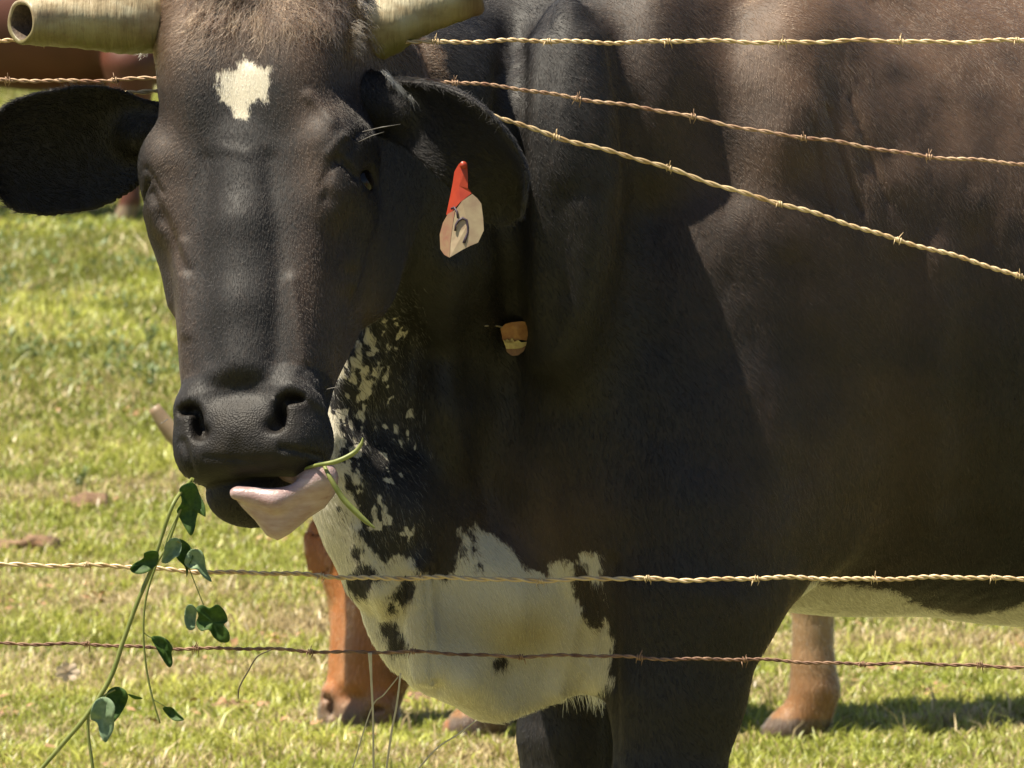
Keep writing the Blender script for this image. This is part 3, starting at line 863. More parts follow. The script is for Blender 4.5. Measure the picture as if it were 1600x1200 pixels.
implicit('tongue', tongue_f, at(430, 790, TY) - 0.10, at(430, 790, TY) + 0.10, 0.0028, tongm, COW)

# ------------------------------------------------------------------ ear tags
def plate(name, pix, Yf, th, mat, parent):
    """thin solid panel with its own thickness; Yf(px,py) gives the distance"""
    n = len(pix); cx = sum(p[0] for p in pix) / n; cy = sum(p[1] for p in pix) / n
    fr = [at(x, y, Yf(x, y)) for x, y in pix]; bk = [at(x, y, Yf(x, y) + th) for x, y in pix]
    m = MB(); m.add(fr + bk + [at(cx, cy, Yf(cx, cy)), at(cx, cy, Yf(cx, cy) + th)],
                    [(i, (i + 1) % n, 2 * n) for i in range(n)] + [(n + (i + 1) % n, n + i, 2 * n + 1) for i in range(n)] + [((i + 1) % n, i, n + i, n + (i + 1) % n) for i in range(n)])
    return m.build(name, mat, parent, smooth=False)
TGY = 9.085
cream = simple('tag_cream', (0.36, 0.25, 0.17), 0.38, var=(60, (0.50, 0.41, 0.26)), trans=0.2)
creamd = simple('tag_cream_dark', (0.26, 0.20, 0.11), 0.4, var=(60, (0.22, 0.10, 0.07)), trans=0.1)  # darker cream for the folded side of the tag
orange = simple('tag_orange', (0.36, 0.040, 0.018), 0.4, var=(50, (0.50, 0.07, 0.03)), trans=0.3)
ink = simple('tag_ink', (0.035, 0.02, 0.035), 0.6)
TAG = empty('ear_tag', tuple(at(721, 300, TGY)), 'orange and cream plastic ear tag hanging from the drooping right-hand ear', 'ear tag')
def tgy(x, y): return TGY + (0.010 if x < 705 else 0) * 0 + max(0, (714 - 0.16 * (y - 340)) - x) * 0.0008 - max(0, y - 300) * 0.00006
plate('tag_neck', [(717, 256), (724, 253), (730, 257), (731, 275), (731, 294), (737, 302), (719, 316), (703, 334), (697, 336), (703, 308), (707, 288), (710, 268)], lambda x, y: tgy(x, y) + 0.0004, 0.0022, orange, TAG)
plate('tag_panel', [(738, 303), (746, 310), (752, 318), (755, 341), (756, 360), (747, 379), (735, 384), (723, 390), (703, 402), (704, 380), (708, 350), (712, 328), (722, 314)], tgy, 0.0022, cream, TAG)
o = plate('tag_fold', [(702.5, 402.5), (694, 398), (688, 389), (687, 366), (692, 348), (700, 334), (711, 328), (707.5, 350), (703.5, 380)], tgy, 0.0022, creamd, TAG)
o['label'] = 'folded darker side of the tag'
mk = MB()
def stroke(px, wd):
    mk.tube([at(x, y, tgy(x, y) + 0.0007) for x, y in px], wd, 6)
stroke([(711, 361), (712, 352), (716, 345), (723, 341), (729, 344), (731, 354), (731, 363), (728, 372), (725, 380)], [0.0012, 0.0013, 0.0015, 0.0017, 0.0017, 0.0016, 0.0014, 0.0020, 0.0022])
stroke([(705, 326), (710, 324), (714, 331), (715, 341)], [0.0012, 0.0014, 0.0013, 0.001])
mk.build('marking', ink, TAG)
bt = MB(); p = at(724, 258, TGY - 0.002)
bt.tube([p, p + np.array([0, 0.012, 0])], [0.0045, 0.0045], 16); bt.build('button', orange, TAG)
# orange-brown and yellow patch on the neck, built as tag-like plates
p0, _ = hit(808, 530); YN = p0[1] - 0.012
TG2 = empty('neck_patch', tuple(at(808, 530, YN)), 'small orange-brown patch with a ragged yellow band against the black neck', 'tag')
br1 = simple('patch_orange_brown', (0.34, 0.13, 0.03), 0.6, var=(120, (0.52, 0.26, 0.07)), bumpn=(200, 0.4, 0.001))
br2 = simple('patch_yellow', (0.62, 0.52, 0.18), 0.7, var=(200, (0.45, 0.30, 0.12)))
br3 = simple('patch_tip', (0.16, 0.07, 0.04), 0.7, var=(150, (0.26, 0.15, 0.08)))
fy = lambda x, y: YN + abs(x - 806) * 0.0002
plate('patch_upper', [(782, 513), (790, 506), (800, 503.5), (815, 502), (830, 504), (833, 508), (832, 522), (827, 533), (815, 531), (800, 533), (786, 533), (784, 524)], fy, 0.004, br1, TG2)
plate('patch_band', [(786, 531), (789, 535), (792, 529), (796, 534), (800, 528), (804, 534), (809, 531), (815, 535), (823, 534), (822, 540), (814, 544), (803, 545), (791, 545)], lambda x, y: fy(x, y) - 0.002, 0.004, br2, TG2)
plate('patch_tip', [(790, 543), (803, 544), (822, 541), (818, 549), (810, 555), (800, 556), (792, 550)], lambda x, y: fy(x, y) + 0.001, 0.003, br3, TG2)
m = MB(); m.tube([hit(758, 509)[0] + (0, -0.003, 0), at(770, 508, YN - 0.002), at(785, 511, YN - 0.001)], 0.0012, 6); m.build('cord', simple('cord', (0.25, 0.2, 0.12), 0.7), TG2)

# ------------------------------------------------------------------ barbed wire
def wire_mat(name, a, b_, r):
    m, nt, b = new_mat(name)
    c = ramp(nt, noise(nt, 45, 5), [(0.35, a), (0.62, b_)])
    nt.links.new(c, b.inputs['Base Color']); b.inputs['Roughness'].default_value = r
    b.inputs['Metallic'].default_value = 0.25
    bump(nt, b, noise(nt, 900, 3), 0.6, 0.0005)
    return m
wm_a = wire_mat('wire_weathered', (0.42, 0.28, 0.14), (0.62, 0.48, 0.28), 0.42)
wm_b = wire_mat('wire_rusty', (0.20, 0.10, 0.06), (0.46, 0.32, 0.20), 0.55)
wm_c = wire_mat('wire_brown', (0.10, 0.045, 0.03), (0.30, 0.18, 0.11), 0.6)
barb_cache = {}
def barb_mesh(var):
    if var in barb_cache: return barb_cache[var]
    r = random.Random(var); m = MB()
    for s_ in (0, 1):
        hel = []; off = (s_ - 0.5) * 0.006; ph = r.uniform(0, 6.28)
        for k in range(17):
            q = ph + k / 16 * 2 * math.pi * 1.25
            hel.append((off + (k / 16 - 0.5) * 0.006, math.cos(q) * 0.0052, math.sin(q) * 0.0052))
        d0 = Vector((r.uniform(-0.3, 0.3), math.cos(ph), math.sin(ph))).normalized()
        d1 = Vector((r.uniform(-0.3, 0.3), -math.cos(ph + 0.4), -math.sin(ph + 0.4))).normalized()
        up = 1 if s_ else -1
        e0 = Vector(hel[0]) + Vector((r.uniform(-0.005, 0.005), -0.003, 0.012 * up))
        e1 = Vector(hel[-1]) + Vector((r.uniform(-0.004, 0.004), -0.002, -0.011 * up))
        m.tube([tuple(e0)] + hel + [tuple(e1)], [0.0004] + [0.0013] * len(hel) + [0.0004], 6)
    me = bpy.data.meshes.new('barb')
    me.from_pydata(m.V, [], m.F); me.polygons.foreach_set('use_smooth', [True] * len(me.polygons))
    barb_cache[var] = me
    return me
def barbed(label, ctrl, barbs, mat, rad=0.00215, pitch=0.036, seed=0):
    """ctrl: (px, py, Y) along the wire; barbs: px positions"""
    r = random.Random(seed)
    P = np.array([at(*c) for c in ctrl])
    x0, x1 = P[0, 0], P[-1, 0]
    n = int((x1 - x0) / 0.0024)
    xs = np.linspace(x0, x1, n)
    Y = interp(xs, P[:, 0], P[:, 1]).astype(float); Z = interp(xs, P[:, 0], P[:, 2]).astype(float)
    Z += 0.0012 * np.sin(xs * 31 + seed) + 0.0008 * np.sin(xs * 74 + seed * 2)
    C = np.stack([xs, Y, Z], 1)
    root = empty('barbed_wire', tuple(C[n // 2]), label, 'barbed wire')
    ph = np.cumsum(np.full(n, 0.0024 / pitch * 2 * math.pi) * (1 + 0.25 * np.sin(xs * 9 + seed)))
    for s_ in (0, math.pi):
        m = MB(); off = np.stack([0 * xs, np.cos(ph + s_), np.sin(ph + s_)], 1) * rad * 0.92
        m.tube((C + off).tolist(), rad, 7)
        m.build('strand', mat, root)
    for i, bx in enumerate(barbs):
        X = at(bx, 600, 9.3)[0]
        j = int(np.clip(np.searchsorted(xs, X), 1, n - 2))
        o = bpy.data.objects.new('barb', barb_mesh(seed * 10 + i % 4))
        if not o.data.materials: o.data.materials.append(mat)
        COL.objects.link(o); o.parent = root; o.matrix_parent_inverse = Matrix.Translation(-Vector(root.location))
        d = C[j + 1] - C[j]; o.scale = (0.62, 0.62, 0.62); o.location = C[j]; o.rotation_euler = (r.uniform(-0.5, 0.5), -math.atan2(d[2], d[0]), r.uniform(-0.25, 0.25))
    return root
def fy_clear(px, py, y=9.36):
    while y > 9.0 and body_f(np.array([at(px, py, y)], dtype=np.float32))[0] < 0.006: y -= 0.004
    return y
W1 = 9.33
barbed('topmost barbed wire, level, passing behind both horns and across the dark shoulder', [(-900, 66, W1), (0, 65, 9.33), (300, 62, 9.34), (620, 64, 9.26), (900, 65, 9.28), (1250, 65, 9.30), (1600, 64, 9.31), (2500, 60, 9.33)],
       [-120, 60, 240, 680, 857, 1043, 1220, 1405, 1587, 1770], wm_a, 0.0016, 0.032, 1)
barbed('second barbed wire from the top, sagging gently down towards the right edge', [(-900, 132, W1), (0, 127, 9.33), (200, 124, 9.34), (620, 120, 9.26), (760, 134, 9.26), (900, 152, 9.28), (1255, 215, 9.30), (1450, 243, 9.31), (1600, 258, 9.31), (2500, 300, 9.33)],
       [10, 178, 710, 902, 1080, 1255, 1450, 1640], wm_b, 0.0014, 0.029, 2)
barbed('third barbed wire, pushed up by the cow neck and sloping steeply down to the right', [(-900, 320, W1), (0, 200, 9.36), (165, 152, 9.30), (400, 140, 9.34), (640, 146, 9.28), (740, 172, 9.24), (865, 211, 9.25), (1042, 263, 9.28), (1217, 318, 9.30), (1402, 373, 9.31), (1600, 434, 9.31), (2500, 640, 9.33)],
       [165, 865, 1042, 1217, 1402, 1590], wm_a, 0.0017, 0.032, 3)
barbed('bright level barbed wire crossing in front of the cream brisket', [(-900, 866, W1), (0, 881, 9.33), (130, 884, 9.33), (400, 896, 9.33), (540, 901, 9.32), (800, 905, 9.32), (1000, 905, 9.31), (1250, 904, 9.31), (1600, 903, 9.31), (2500, 896, 9.33)],
       [-60, 130, 500, 655, 843, 1010, 1182, 1368, 1553, 1730], wm_a, 0.0017, 0.033, 4)
barbed('lowest barbed wire, brown and rusty, below the bright wire at the brisket', [(-900, 990, W1), (0, 1004, 9.33), (130, 1008, 9.33), (400, 1015, 9.33), (640, 1020, 9.32), (800, 1024, 9.32), (1000, 1027, 9.31), (1250, 1034, 9.31), (1600, 1041, 9.31), (2500, 1052, 9.33)],
       [-50, 130, 300, 480, 642, 812, 1000, 1162, 1348, 1530, 1700], wm_c, 0.0013, 0.030, 5)

# ------------------------------------------------------------------ plants hanging from the mouth
stemm = simple('stem_green', (0.16, 0.20, 0.045), 0.45, var=(60, (0.28, 0.30, 0.09)), trans=0.2)
leafm = simple('leaf_green', (0.035, 0.095, 0.014), 0.6, var=(140, (0.10, 0.19, 0.03)), trans=0.5, bumpn=(260, 0.5, 0.0012))
leafg = simple('leaf_underside', (0.15, 0.24, 0.12), 0.65, var=(140, (0.28, 0.38, 0.22)), bumpn=(260, 0.5, 0.0012), trans=0.25)
def leaf(parent, pix, mat, Y, bulge=0.006, label=None):
    """leaf blade from its outline, cupped along the middle"""
    p0_ = np.array(pix, float); n0_ = len(p0_); pp = []
    for i in range(n0_):       # rounded outline
        a, b_, c, d = p0_[i - 1], p0_[i], p0_[(i + 1) % n0_], p0_[(i + 2) % n0_]
        for t in (0, 0.33, 0.67):
            pp.append(0.5 * (2 * b_ + (c - a) * t + (2 * a - 5 * b_ + 4 * c - d) * t * t + (3 * b_ - a - 3 * c + d) * t ** 3))
    pix = pp
    n = len(pix); cx = sum(p[0] for p in pix) / n; cy = sum(p[1] for p in pix) / n
    rings = []
    for s_, b_ in ((1.0, 0.0), (0.75, 0.55), (0.4, 0.9)):
        rings.append([at(cx + (x - cx) * s_, cy + (y - cy) * s_, Y + bulge * b_ + 0.004 * math.sin(i * 0.5 + cx) * s_) for i, (x, y) in enumerate(pix)])
    m = MB(); V_ = [v for r in rings for v in r] + [at(cx, cy, Y + bulge)]
    Fc = [(r * n + i, r * n + (i + 1) % n, (r + 1) * n + (i + 1) % n, (r + 1) * n + i) for r in range(2) for i in range(n)] + [(2 * n + i, 2 * n + (i + 1) % n, 3 * n) for i in range(n)]
    m.add(V_, Fc)
    o = m.build('leaf', mat, parent)
    md = o.modifiers.new('thickness', 'SOLIDIFY'); md.thickness = 0.0006
    if label: o['label'] = label
    return o
def stem(parent, pts, rads, name='stem', mat=None):
    P = np.array([at(*p) for p in pts]); s_ = np.linspace(0, 1, len(pts)); f = np.linspace(0, 1, 8 * len(pts))
    C = np.stack([interp(f, s_, P[:, k]) for k in range(3)], 1)
    m = MB(); m.tube(C.tolist(), list(np.interp(f, s_, rads)), 7)
    return m.build(name, mat or stemm, parent)
YV = 8.98
S1 = empty('leafy_stalk', tuple(at(278, 765, YV)), 'long green leafy stalk hanging from the left corner of the cow mouth to the ground', 'plant')
stem(S1, [(300, 748, 9.03), (272, 785, YV), (252, 840, YV), (236, 890, YV), (215, 940, YV), (193, 1000, YV), (172, 1060, YV), (135, 1118, YV), (100, 1160, YV), (62, 1204, YV), (20, 1250, YV)], [0.0020, 0.0024, 0.0022, 0.0026, 0.0026, 0.0028, 0.0030, 0.0030, 0.0028, 0.0026, 0.0024])
stem(S1, [(138, 1116, YV), (138, 1150, YV), (143, 1185, YV), (148, 1230, YV)], [0.0018, 0.002, 0.002, 0.002])
stem(S1, [(232, 892, YV), (222, 885, YV), (214, 884, YV)], [0.0012, 0.001, 0.001], 'leaf_stalk')
leaf(S1, [(203, 888), (210, 880), (224, 872), (225, 864), (238, 860), (248, 864), (246, 880), (234, 892), (220, 897), (208, 895)], leafm, YV - 0.01)
stem(S1, [(150, 1098, YV), (168, 1084, YV), (180, 1078, YV)], [0.0014, 0.0012, 0.001], 'leaf_stalk')
leaf(S1, [(168, 1080), (180, 1073), (193, 1076), (200, 1086), (198, 1098), (192, 1110), (184, 1122), (176, 1128), (172, 1110), (166, 1094)], leafm, YV)
leaf(S1, [(142, 1112), (148, 1096), (160, 1089), (172, 1092), (180, 1104), (178, 1120), (178, 1138), (170, 1154), (164, 1160), (156, 1148), (152, 1130), (142, 1124)], leafg, YV - 0.012, label='pale underside of a leaf turned to the viewer')
leaf(S1, [(200, 1084), (212, 1087), (223, 1091), (210, 1092)], leafm, YV, 0.001)
S2 = empty('leafy_stalk', tuple(at(285, 765, 9.0)), 'thinner green stalk with hanging leaves at the chin, right of the long stalk', 'plant')
stem(S2, [(302, 748, 9.03), (284, 790, 9.0), (262, 850, 9.0), (243, 885, 9.0), (228, 935, 9.0), (224, 985, 9.0), (228, 1040, 9.0), (238, 1090, 9.0), (250, 1130, 9.0)], [0.0018, 0.0018, 0.0016, 0.0015, 0.0014, 0.0013, 0.0013, 0.0012, 0.0010])
stem(S2, [(284, 790, 9.0), (262, 840, 8.99), (256, 870, 8.99)], [0.001, 0.001, 0.001])
leaf(S2, [(280, 764), (292, 755), (305, 756), (312, 772), (320, 790), (321, 808), (314, 795), (308, 806), (304, 828), (298, 837), (290, 826), (282, 812), (276, 798), (284, 784)], leafm, 8.995)
stem(S2, [(266, 842, 9.0), (276, 845, 8.99), (284, 850, 8.99)], [0.0010, 0.0009, 0.0009], 'leaf_stalk')
leaf(S2, [(258, 852), (268, 841), (280, 842), (284, 854), (280, 868), (272, 872), (262, 880), (252, 878), (256, 864)], leafg, 8.985, label='pale underside of a leaf turned to the viewer')
leaf(S2, [(278, 842), (290, 846), (299, 856), (302, 870), (296, 884), (292, 902), (289, 886), (276, 872), (276, 856)], leafm, 8.998)
leaf(S2, [(292, 866), (300, 858), (314, 860), (320, 872), (322, 888), (331, 909), (318, 902), (308, 890), (296, 888), (288, 880)], leafg, 8.99)
stem(S2, [(294, 884, 9.0), (306, 915, 9.0), (318, 945, 9.0)], [0.0007, 0.0006, 0.0006], 'leaf_stalk')
leaf(S2, [(306, 950), (316, 945), (328, 950), (340, 944), (352, 956), (356, 970), (350, 976), (358, 988), (358, 1002), (346, 1004), (334, 996), (326, 984), (314, 986), (306, 974), (310, 962)], leafm, 8.98)
leaf(S2, [(290, 950), (298, 944), (307, 952), (306, 968), (304, 982), (294, 984), (288, 970)], leafg, 8.985)
stem(S2, [(224, 988, 9.0), (232, 994, 9.0), (240, 998, 9.0)], [0.0008, 0.0007, 0.0007], 'leaf_stalk')
leaf(S2, [(236, 996), (250, 994), (262, 1000), (270, 1012), (268, 1020), (270, 1036), (264, 1043), (254, 1030), (246, 1016)], leafm, 8.99)
stem(S2, [(238, 1092, 9.0), (252, 1100, 9.0), (262, 1106, 9.0)], [0.0008, 0.0007, 0.0007], 'leaf_stalk')
leaf(S2, [(254, 1106), (268, 1105), (278, 1114), (288, 1125), (272, 1126), (262, 1118)], leafm, 8.99)
S3 = empty('grass_blade', tuple(at(525, 722, 9.0)), 'bent green grass blade sticking out of the right corner of the mouth', 'grass blade')
stem(S3, [(445, 742, 9.05), (490, 728, 8.995), (525, 721, 8.98), (552, 708, 8.98), (564, 694, 8.98), (567, 684, 8.98)], [0.0016, 0.0022, 0.0030, 0.0030, 0.0022, 0.0008], 'blade')
S4 = empty('grass_blade', tuple(at(520, 730, 9.0)), 'long green pod-like blade pointing down right from the tongue', 'grass blade')
stem(S4, [(505, 724, 9.0), (515, 745, 8.985), (535, 778, 8.985), (556, 800, 8.985), (572, 815, 8.985), (586, 825, 8.985)], [0.0020, 0.0028, 0.0036, 0.0038, 0.0030, 0.0008], 'blade')

# dry stalks in front of the fence
drym = simple('dry_stalk', (0.50, 0.42, 0.24), 0.6, var=(60, (0.66, 0.58, 0.38)), trans=0.15)
for lab, pts, rd in (
    ('upright pale dry stalk with a clipped top in front of the brown muzzle', [(578, 1020, 9.1), (580, 1060, 9.1), (583, 1130, 9.1), (584, 1260, 9.1)], [0.0028, 0.0016, 0.0014, 0.0015]),
    ('pale dry stalk leaning slightly, just right of the upright one', [(626, 1052, 9.1), (620, 1100, 9.1), (611, 1150, 9.1), (596, 1260, 9.1)], [0.0012, 0.0014, 0.0014, 0.0015]),
    ('thin dry straw bent up to the right beneath the brisket', [(745, 1125, 9.1), (715, 1148, 9.1), (680, 1172, 9.1), (630, 1230, 9.1)], [0.0010, 0.0011, 0.0011, 0.0012]),
    ('thin straw slanting across the brown muzzle', [(622, 1058, 9.12), (600, 1085, 9.12), (580, 1108, 9.12), (548, 1210, 9.12)], [0.0008, 0.0009, 0.0009, 0.0009]),
    ('thin dark twig forked beside the lowest wire', [(424, 1015, 9.2), (402, 1026, 9.2), (388, 1048, 9.2), (374, 1074, 9.2), (372, 1092, 9.2)], [0.0008, 0.0010, 0.0011, 0.0011, 0.0008])):
    m = MB(); P = np.array([at(*p) for p in pts]); q = np.linspace(0, 1, len(pts)); f = np.linspace(0, 1, 30)
    m.tube(np.stack([interp(f, q, P[:, k]) for k in range(3)], 1).tolist(), list(np.interp(f, q, rd)), 6)
    o = m.build('dry_stalk' if 'twig' not in lab else 'twig', drym if 'twig' not in lab else simple('twig', (0.10, 0.08, 0.04), 0.8)); tag(o, lab, 'dry stalk' if 'twig' not in lab else 'twig')
# pale out-of-focus flower close to the lens
FL = empty('pale_flower', tuple(at(105, 1048, 6.6)), 'blurred pale pinkish flower head close to the viewer at lower left', 'flower')
pet = simple('petal', (0.55, 0.42, 0.30), 0.6, var=(80, (0.68, 0.56, 0.42)), trans=0.3)
for k in range(7):
    a = k / 7 * 2 * math.pi; m = MB(); c = at(106, 1050, 6.6)
    d = np.array([math.cos(a) * 1.3, 0.25 * math.sin(a * 2), math.sin(a)]); s_ = np.array([-math.sin(a), 0.3, math.cos(a)])
    V_ = []
    for f, w_ in ((0, 0.1), (0.3, 0.6), (0.65, 1.0), (0.9, 0.7), (1.0, 0.2)):
        for q in (-1, 0, 1): V_.append(c + d * f * 0.0085 + s_ * q * w_ * 0.0032 + np.array([0, -0.003 * f + 0.0012 * abs(q), 0]))
    m.add(V_, [(i * 3 + j, i * 3 + j + 1, i * 3 + j + 4, i * 3 + j + 3) for i in range(4) for j in range(2)])
    m.build('petal', pet, FL)
stem(FL, [(104, 1056, 6.605), (98, 1110, 6.6), (90, 1190, 6.6), (80, 1350, 6.6)], [0.0004, 0.0004, 0.0004, 0.0004])

# ------------------------------------------------------------------ ground
gx = np.concatenate([np.linspace(-60, -6, 24), np.linspace(-5.9, 5.9, 180), np.linspace(6, 60, 24)])
gy = np.concatenate([np.linspace(-5, 13.8, 24), np.linspace(14, 52, 420), np.linspace(54, 400, 60)])
GX, GY = np.meshgrid(gx, gy)
GZ = ground_z(GX, GY)
GV = np.stack([GX, GY, GZ], -1).reshape(-1, 3); nx = len(gx)
ii = (np.arange(len(gy) - 1)[:, None] * nx + np.arange(nx - 1)[None]).ravel()
GF = np.stack([ii, ii + 1, ii + nx + 1, ii + nx], 1)
gm, nt, b = new_mat('pasture_ground')
g1 = noise(nt, 1.6, 4); g2 = noise(nt, 14, 5); g3 = noise(nt, 60, 4)
base = ramp(nt, g2, [(0.30, (0.11, 0.12, 0.028)), (0.5, (0.19, 0.19, 0.055)), (0.72, (0.33, 0.27, 0.13))])
base = mix(nt, ramp(nt, g1, [(0.52, (0, 0, 0)), (0.66, (0.6, 0.6, 0.6))]), base, (0.27, 0.17, 0.095))
base = mix(nt, math_n(nt, 'MULTIPLY', g3, 0.5), base, (0.10, 0.10, 0.03))
nt.links.new(base, b.inputs['Base Color']); b.inputs['Roughness'].default_value = 0.9
bump(nt, b, g3, 0.8, 0.02)
g = mesh_obj('ground', GV, GF, gm); tag(g, 'sunlit pasture ground with thin soil and thatch', kind='structure')

# grass blades, denser where the pasture shows
def patch_noise(x, y, s): return vnoise(np.stack([x * s, y * s, 0 * x + 3.3], 1) + 50, 1.0)
def visible_weight(x, y):
    px, py = proj(np.stack([x, y, ground_z(x, y)], 1))
    wv = np.full(len(x), 0.06)
    wv[(px > -60) & (px < 560) & (py > 100) & (py < 1300)] = 1
    wv[(px > 440) & (px < 900) & (py > 1000) & (py < 1300)] = 1
    wv[(px > 1080) & (px < 1680) & (py > 880) & (py < 1300)] = 1
    return wv
nb = 540000; Y_ = []; X_ = []
while sum(map(len, Y_)) < nb:
    k = 1500000
    y = 13.9 * (48 / 13.9) ** RNG.random(k); x = RNG.uniform(-1, 1, k) * (y * 0.0667 + 2.0)
    dens = (15 / y) ** 0.55
    keep = RNG.random(k) < visible_weight(x, y) * dens * (0.35 + 0.9 * patch_noise(x, y, 7.0)) * 0.6
    X_.append(x[keep]); Y_.append(y[keep])
X_ = np.concatenate(X_)[:nb]; Y_ = np.concatenate(Y_)[:nb]
# pull blades into tufts
tx = np.round(X_ / 0.035 + RNG.normal(0, 0.25, nb)) * 0.035; ty = np.round(Y_ / 0.07 + RNG.normal(0, 0.25, nb)) * 0.07
hx = (np.sin(tx * 127.1 + ty * 311.7) * 43758.5) % 1.0
pull = RNG.uniform(0, 0.7, nb) * (hx > 0.35)
X_ = X_ + (tx + (hx - 0.5) * 0.03 - X_) * pull; Y_ = Y_ + (ty - Y_) * pull
pn = patch_noise(X_, Y_, 2.2); pn2 = patch_noise(X_ + 7, Y_, 0.8)
rough_zone = np.clip((Y_ - 21) / 5, 0, 1)
hgt = RNG.uniform(0.016, 0.038, nb) * (0.65 + 0.7 * hx) * (0.8 + 0.5 * pn) * (1 + 0.7 * rough_zone)
tall = RNG.random(nb) < 0.02; hgt[tall] *= 1.8
wid = RNG.uniform(0.0013, 0.0030, nb) * (1 + 0.5 * rough_zone)
an = RNG.uniform(0, 2 * math.pi, nb); lean = RNG.uniform(0.1, 1.1, nb) * hgt
da = np.stack([np.cos(an), np.sin(an)], 1); fa_ = an + RNG.normal(math.pi / 2, 0.5, nb)
sd = np.stack([np.cos(fa_), np.sin(fa_)], 1)
b0 = np.stack([X_, Y_, ground_z(X_, Y_) - 0.002], 1)
GVb = np.empty((nb, 5, 3), dtype=np.float32)
z1 = np.zeros((nb, 1))
s3 = np.concatenate([sd, z1], 1); d3 = np.concatenate([da, z1], 1); up3 = np.array([[0, 0, 1.0]])
GVb[:, 0] = b0 - s3 * wid[:, None]; GVb[:, 1] = b0 + s3 * wid[:, None]
md_ = b0 + d3 * (lean * 0.35)[:, None] + up3 * (hgt * 0.62)[:, None]
GVb[:, 2] = md_ + s3 * wid[:, None] * 0.85; GVb[:, 3] = md_ - s3 * wid[:, None] * 0.85
GVb[:, 4] = b0 + d3 * lean[:, None] + up3 * (hgt * RNG.uniform(0.75, 1.0, nb))[:, None]
o5 = np.arange(nb)[:, None] * 5
GT = np.stack([o5 + [0, 1, 2], o5 + [0, 2, 3], o5 + [3, 2, 4]], 1).reshape(-1, 3)
dry = np.clip((patch_noise(X_ + 31, Y_ + 5, 3.1) - 0.42) * 1.6, 0, 0.6) + 0.13
dry = dry + 0.45 * np.clip(1 - np.abs(Y_ - 18.9 - 0.5 * np.sin(X_ * 4)) / 0.9, 0, 1) * (patch_noise(X_, Y_ + 9, 5.0) > 0.4)
isdry = RNG.random(nb) < dry * (1 - 0.6 * rough_zone)
green = np.array([[0.25, 0.295, 0.045]]) * (1 - pn[:, None]) + np.array([[0.44, 0.44, 0.095]]) * pn[:, None]
green = green * (1 - 0.35 * rough_zone[:, None] * (pn2[:, None] < 0.6)) 
green = green * RNG.uniform(0.6, 1.4, nb)[:, None] * (0.85 + 0.35 * hx[:, None])
straw = np.array([[0.56, 0.45, 0.24]]) * RNG.uniform(0.5, 1.3, nb)[:, None]
gc = np.where(isdry[:, None], straw, green)
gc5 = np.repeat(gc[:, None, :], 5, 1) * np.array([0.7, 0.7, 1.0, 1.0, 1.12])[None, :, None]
grm = bpy.data.materials.new('grass_blade'); grm.use_nodes = True; nt = grm.node_tree; b = nt.nodes['Principled BSDF']
at_ = N(nt, 'ShaderNodeAttribute', attribute_name='tint')
nt.links.new(at_.outputs['Color'], b.inputs['Base Color']); b.inputs['Roughness'].default_value = 0.42
tr = nt.nodes.new('ShaderNodeBsdfTranslucent'); nt.links.new(at_.outputs['Color'], tr.inputs['Color'])
mx = nt.nodes.new('ShaderNodeMixShader'); mx.inputs[0].default_value = 0.35
nt.links.new(b.outputs[0], mx.inputs[1]); nt.links.new(tr.outputs[0], mx.inputs[2]); nt.links.new(mx.outputs[0], nt.nodes['Material Output'].inputs['Surface'])
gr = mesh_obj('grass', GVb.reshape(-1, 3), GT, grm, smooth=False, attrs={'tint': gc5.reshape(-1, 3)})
tag(gr, 'short sunlit yellow-green pasture grass mixed with straw', kind='stuff')
print('grass', time.time() - _t0)

# ground point seen at a pixel
def gpt(px, py):
    lo, hi = 13.0, 60.0
    for _ in range(50):
        m_ = (lo + hi) / 2; p = at(px, py, m_)
        if p[2] > ground_z(p[0], p[1]): lo = m_
        else: hi = m_
    p = at(px, py, lo); p[2] = float(ground_z(p[0], p[1])); return p
# weeds, clods, dry leaves
weedm = simple('weed_leaf', (0.10, 0.15, 0.045), 0.5, var=(9, (0.17, 0.22, 0.08)), trans=0.25)
weeds = [(228, 530, 'tall bluish-green weed beside the left cheek of the black cow', 1.0), (46, 560, 'grey-green weed with a thin stem near the left edge', 0.85), (178, 560, 'middle low weed of the rough patch left of the muzzle', 0.7),
         (112, 500, 'small dark weed between two taller ones in the rough patch', 0.6), (125, 755, 'low green weed tuft above the dung at left', 0.55), (236, 600, 'broad low weed just above the poking horn tip', 0.7),
         (14, 440, 'weed at the left edge below the black ear', 0.6), (236, 420, 'dark weed close to the cow cheek below its eye', 0.7)]
for (px, py, lab, sc) in weeds:
    p = gpt(px, py + 26 * sc); r = random.Random(px)
    root = empty('weed', tuple(p), lab, 'weed')
    k = p[1] / 9.0
    m = MB(); h_ = 0.13 * sc
    tops = []
    for j in range(4):
        e = p + np.array([r.uniform(-0.04, 0.04) * sc, r.uniform(-0.04, 0.04), h_ * r.uniform(0.7, 1.1)])
        m.tube([p, (p + e) / 2 + np.array([r.uniform(-0.006, 0.006), 0, 0]), e], [0.0022, 0.0018, 0.001], 5); tops.append(e)
    m.build('stem', weedm, root)
    m = MB()
    for e in tops:
        for q in range(11):
            f = r.uniform(0.15, 1.0); c = p + (e - p) * f; a = r.uniform(0, 6.28); L = 0.032 * sc * r.uniform(0.6, 1.3)
            d = np.array([math.cos(a), math.sin(a), r.uniform(0.1, 1.1)]); s_ = np.array([-math.sin(a), math.cos(a), 0]) * L * 0.26
            m.add([c, c + d * L * 0.5 + s_, c + d * L, c + d * L * 0.5 - s_], [(0, 1, 2, 3)])
    m.build('foliage', weedm, root, smooth=False)['kind'] = 'stuff'
m = MB(); r = random.Random(11)
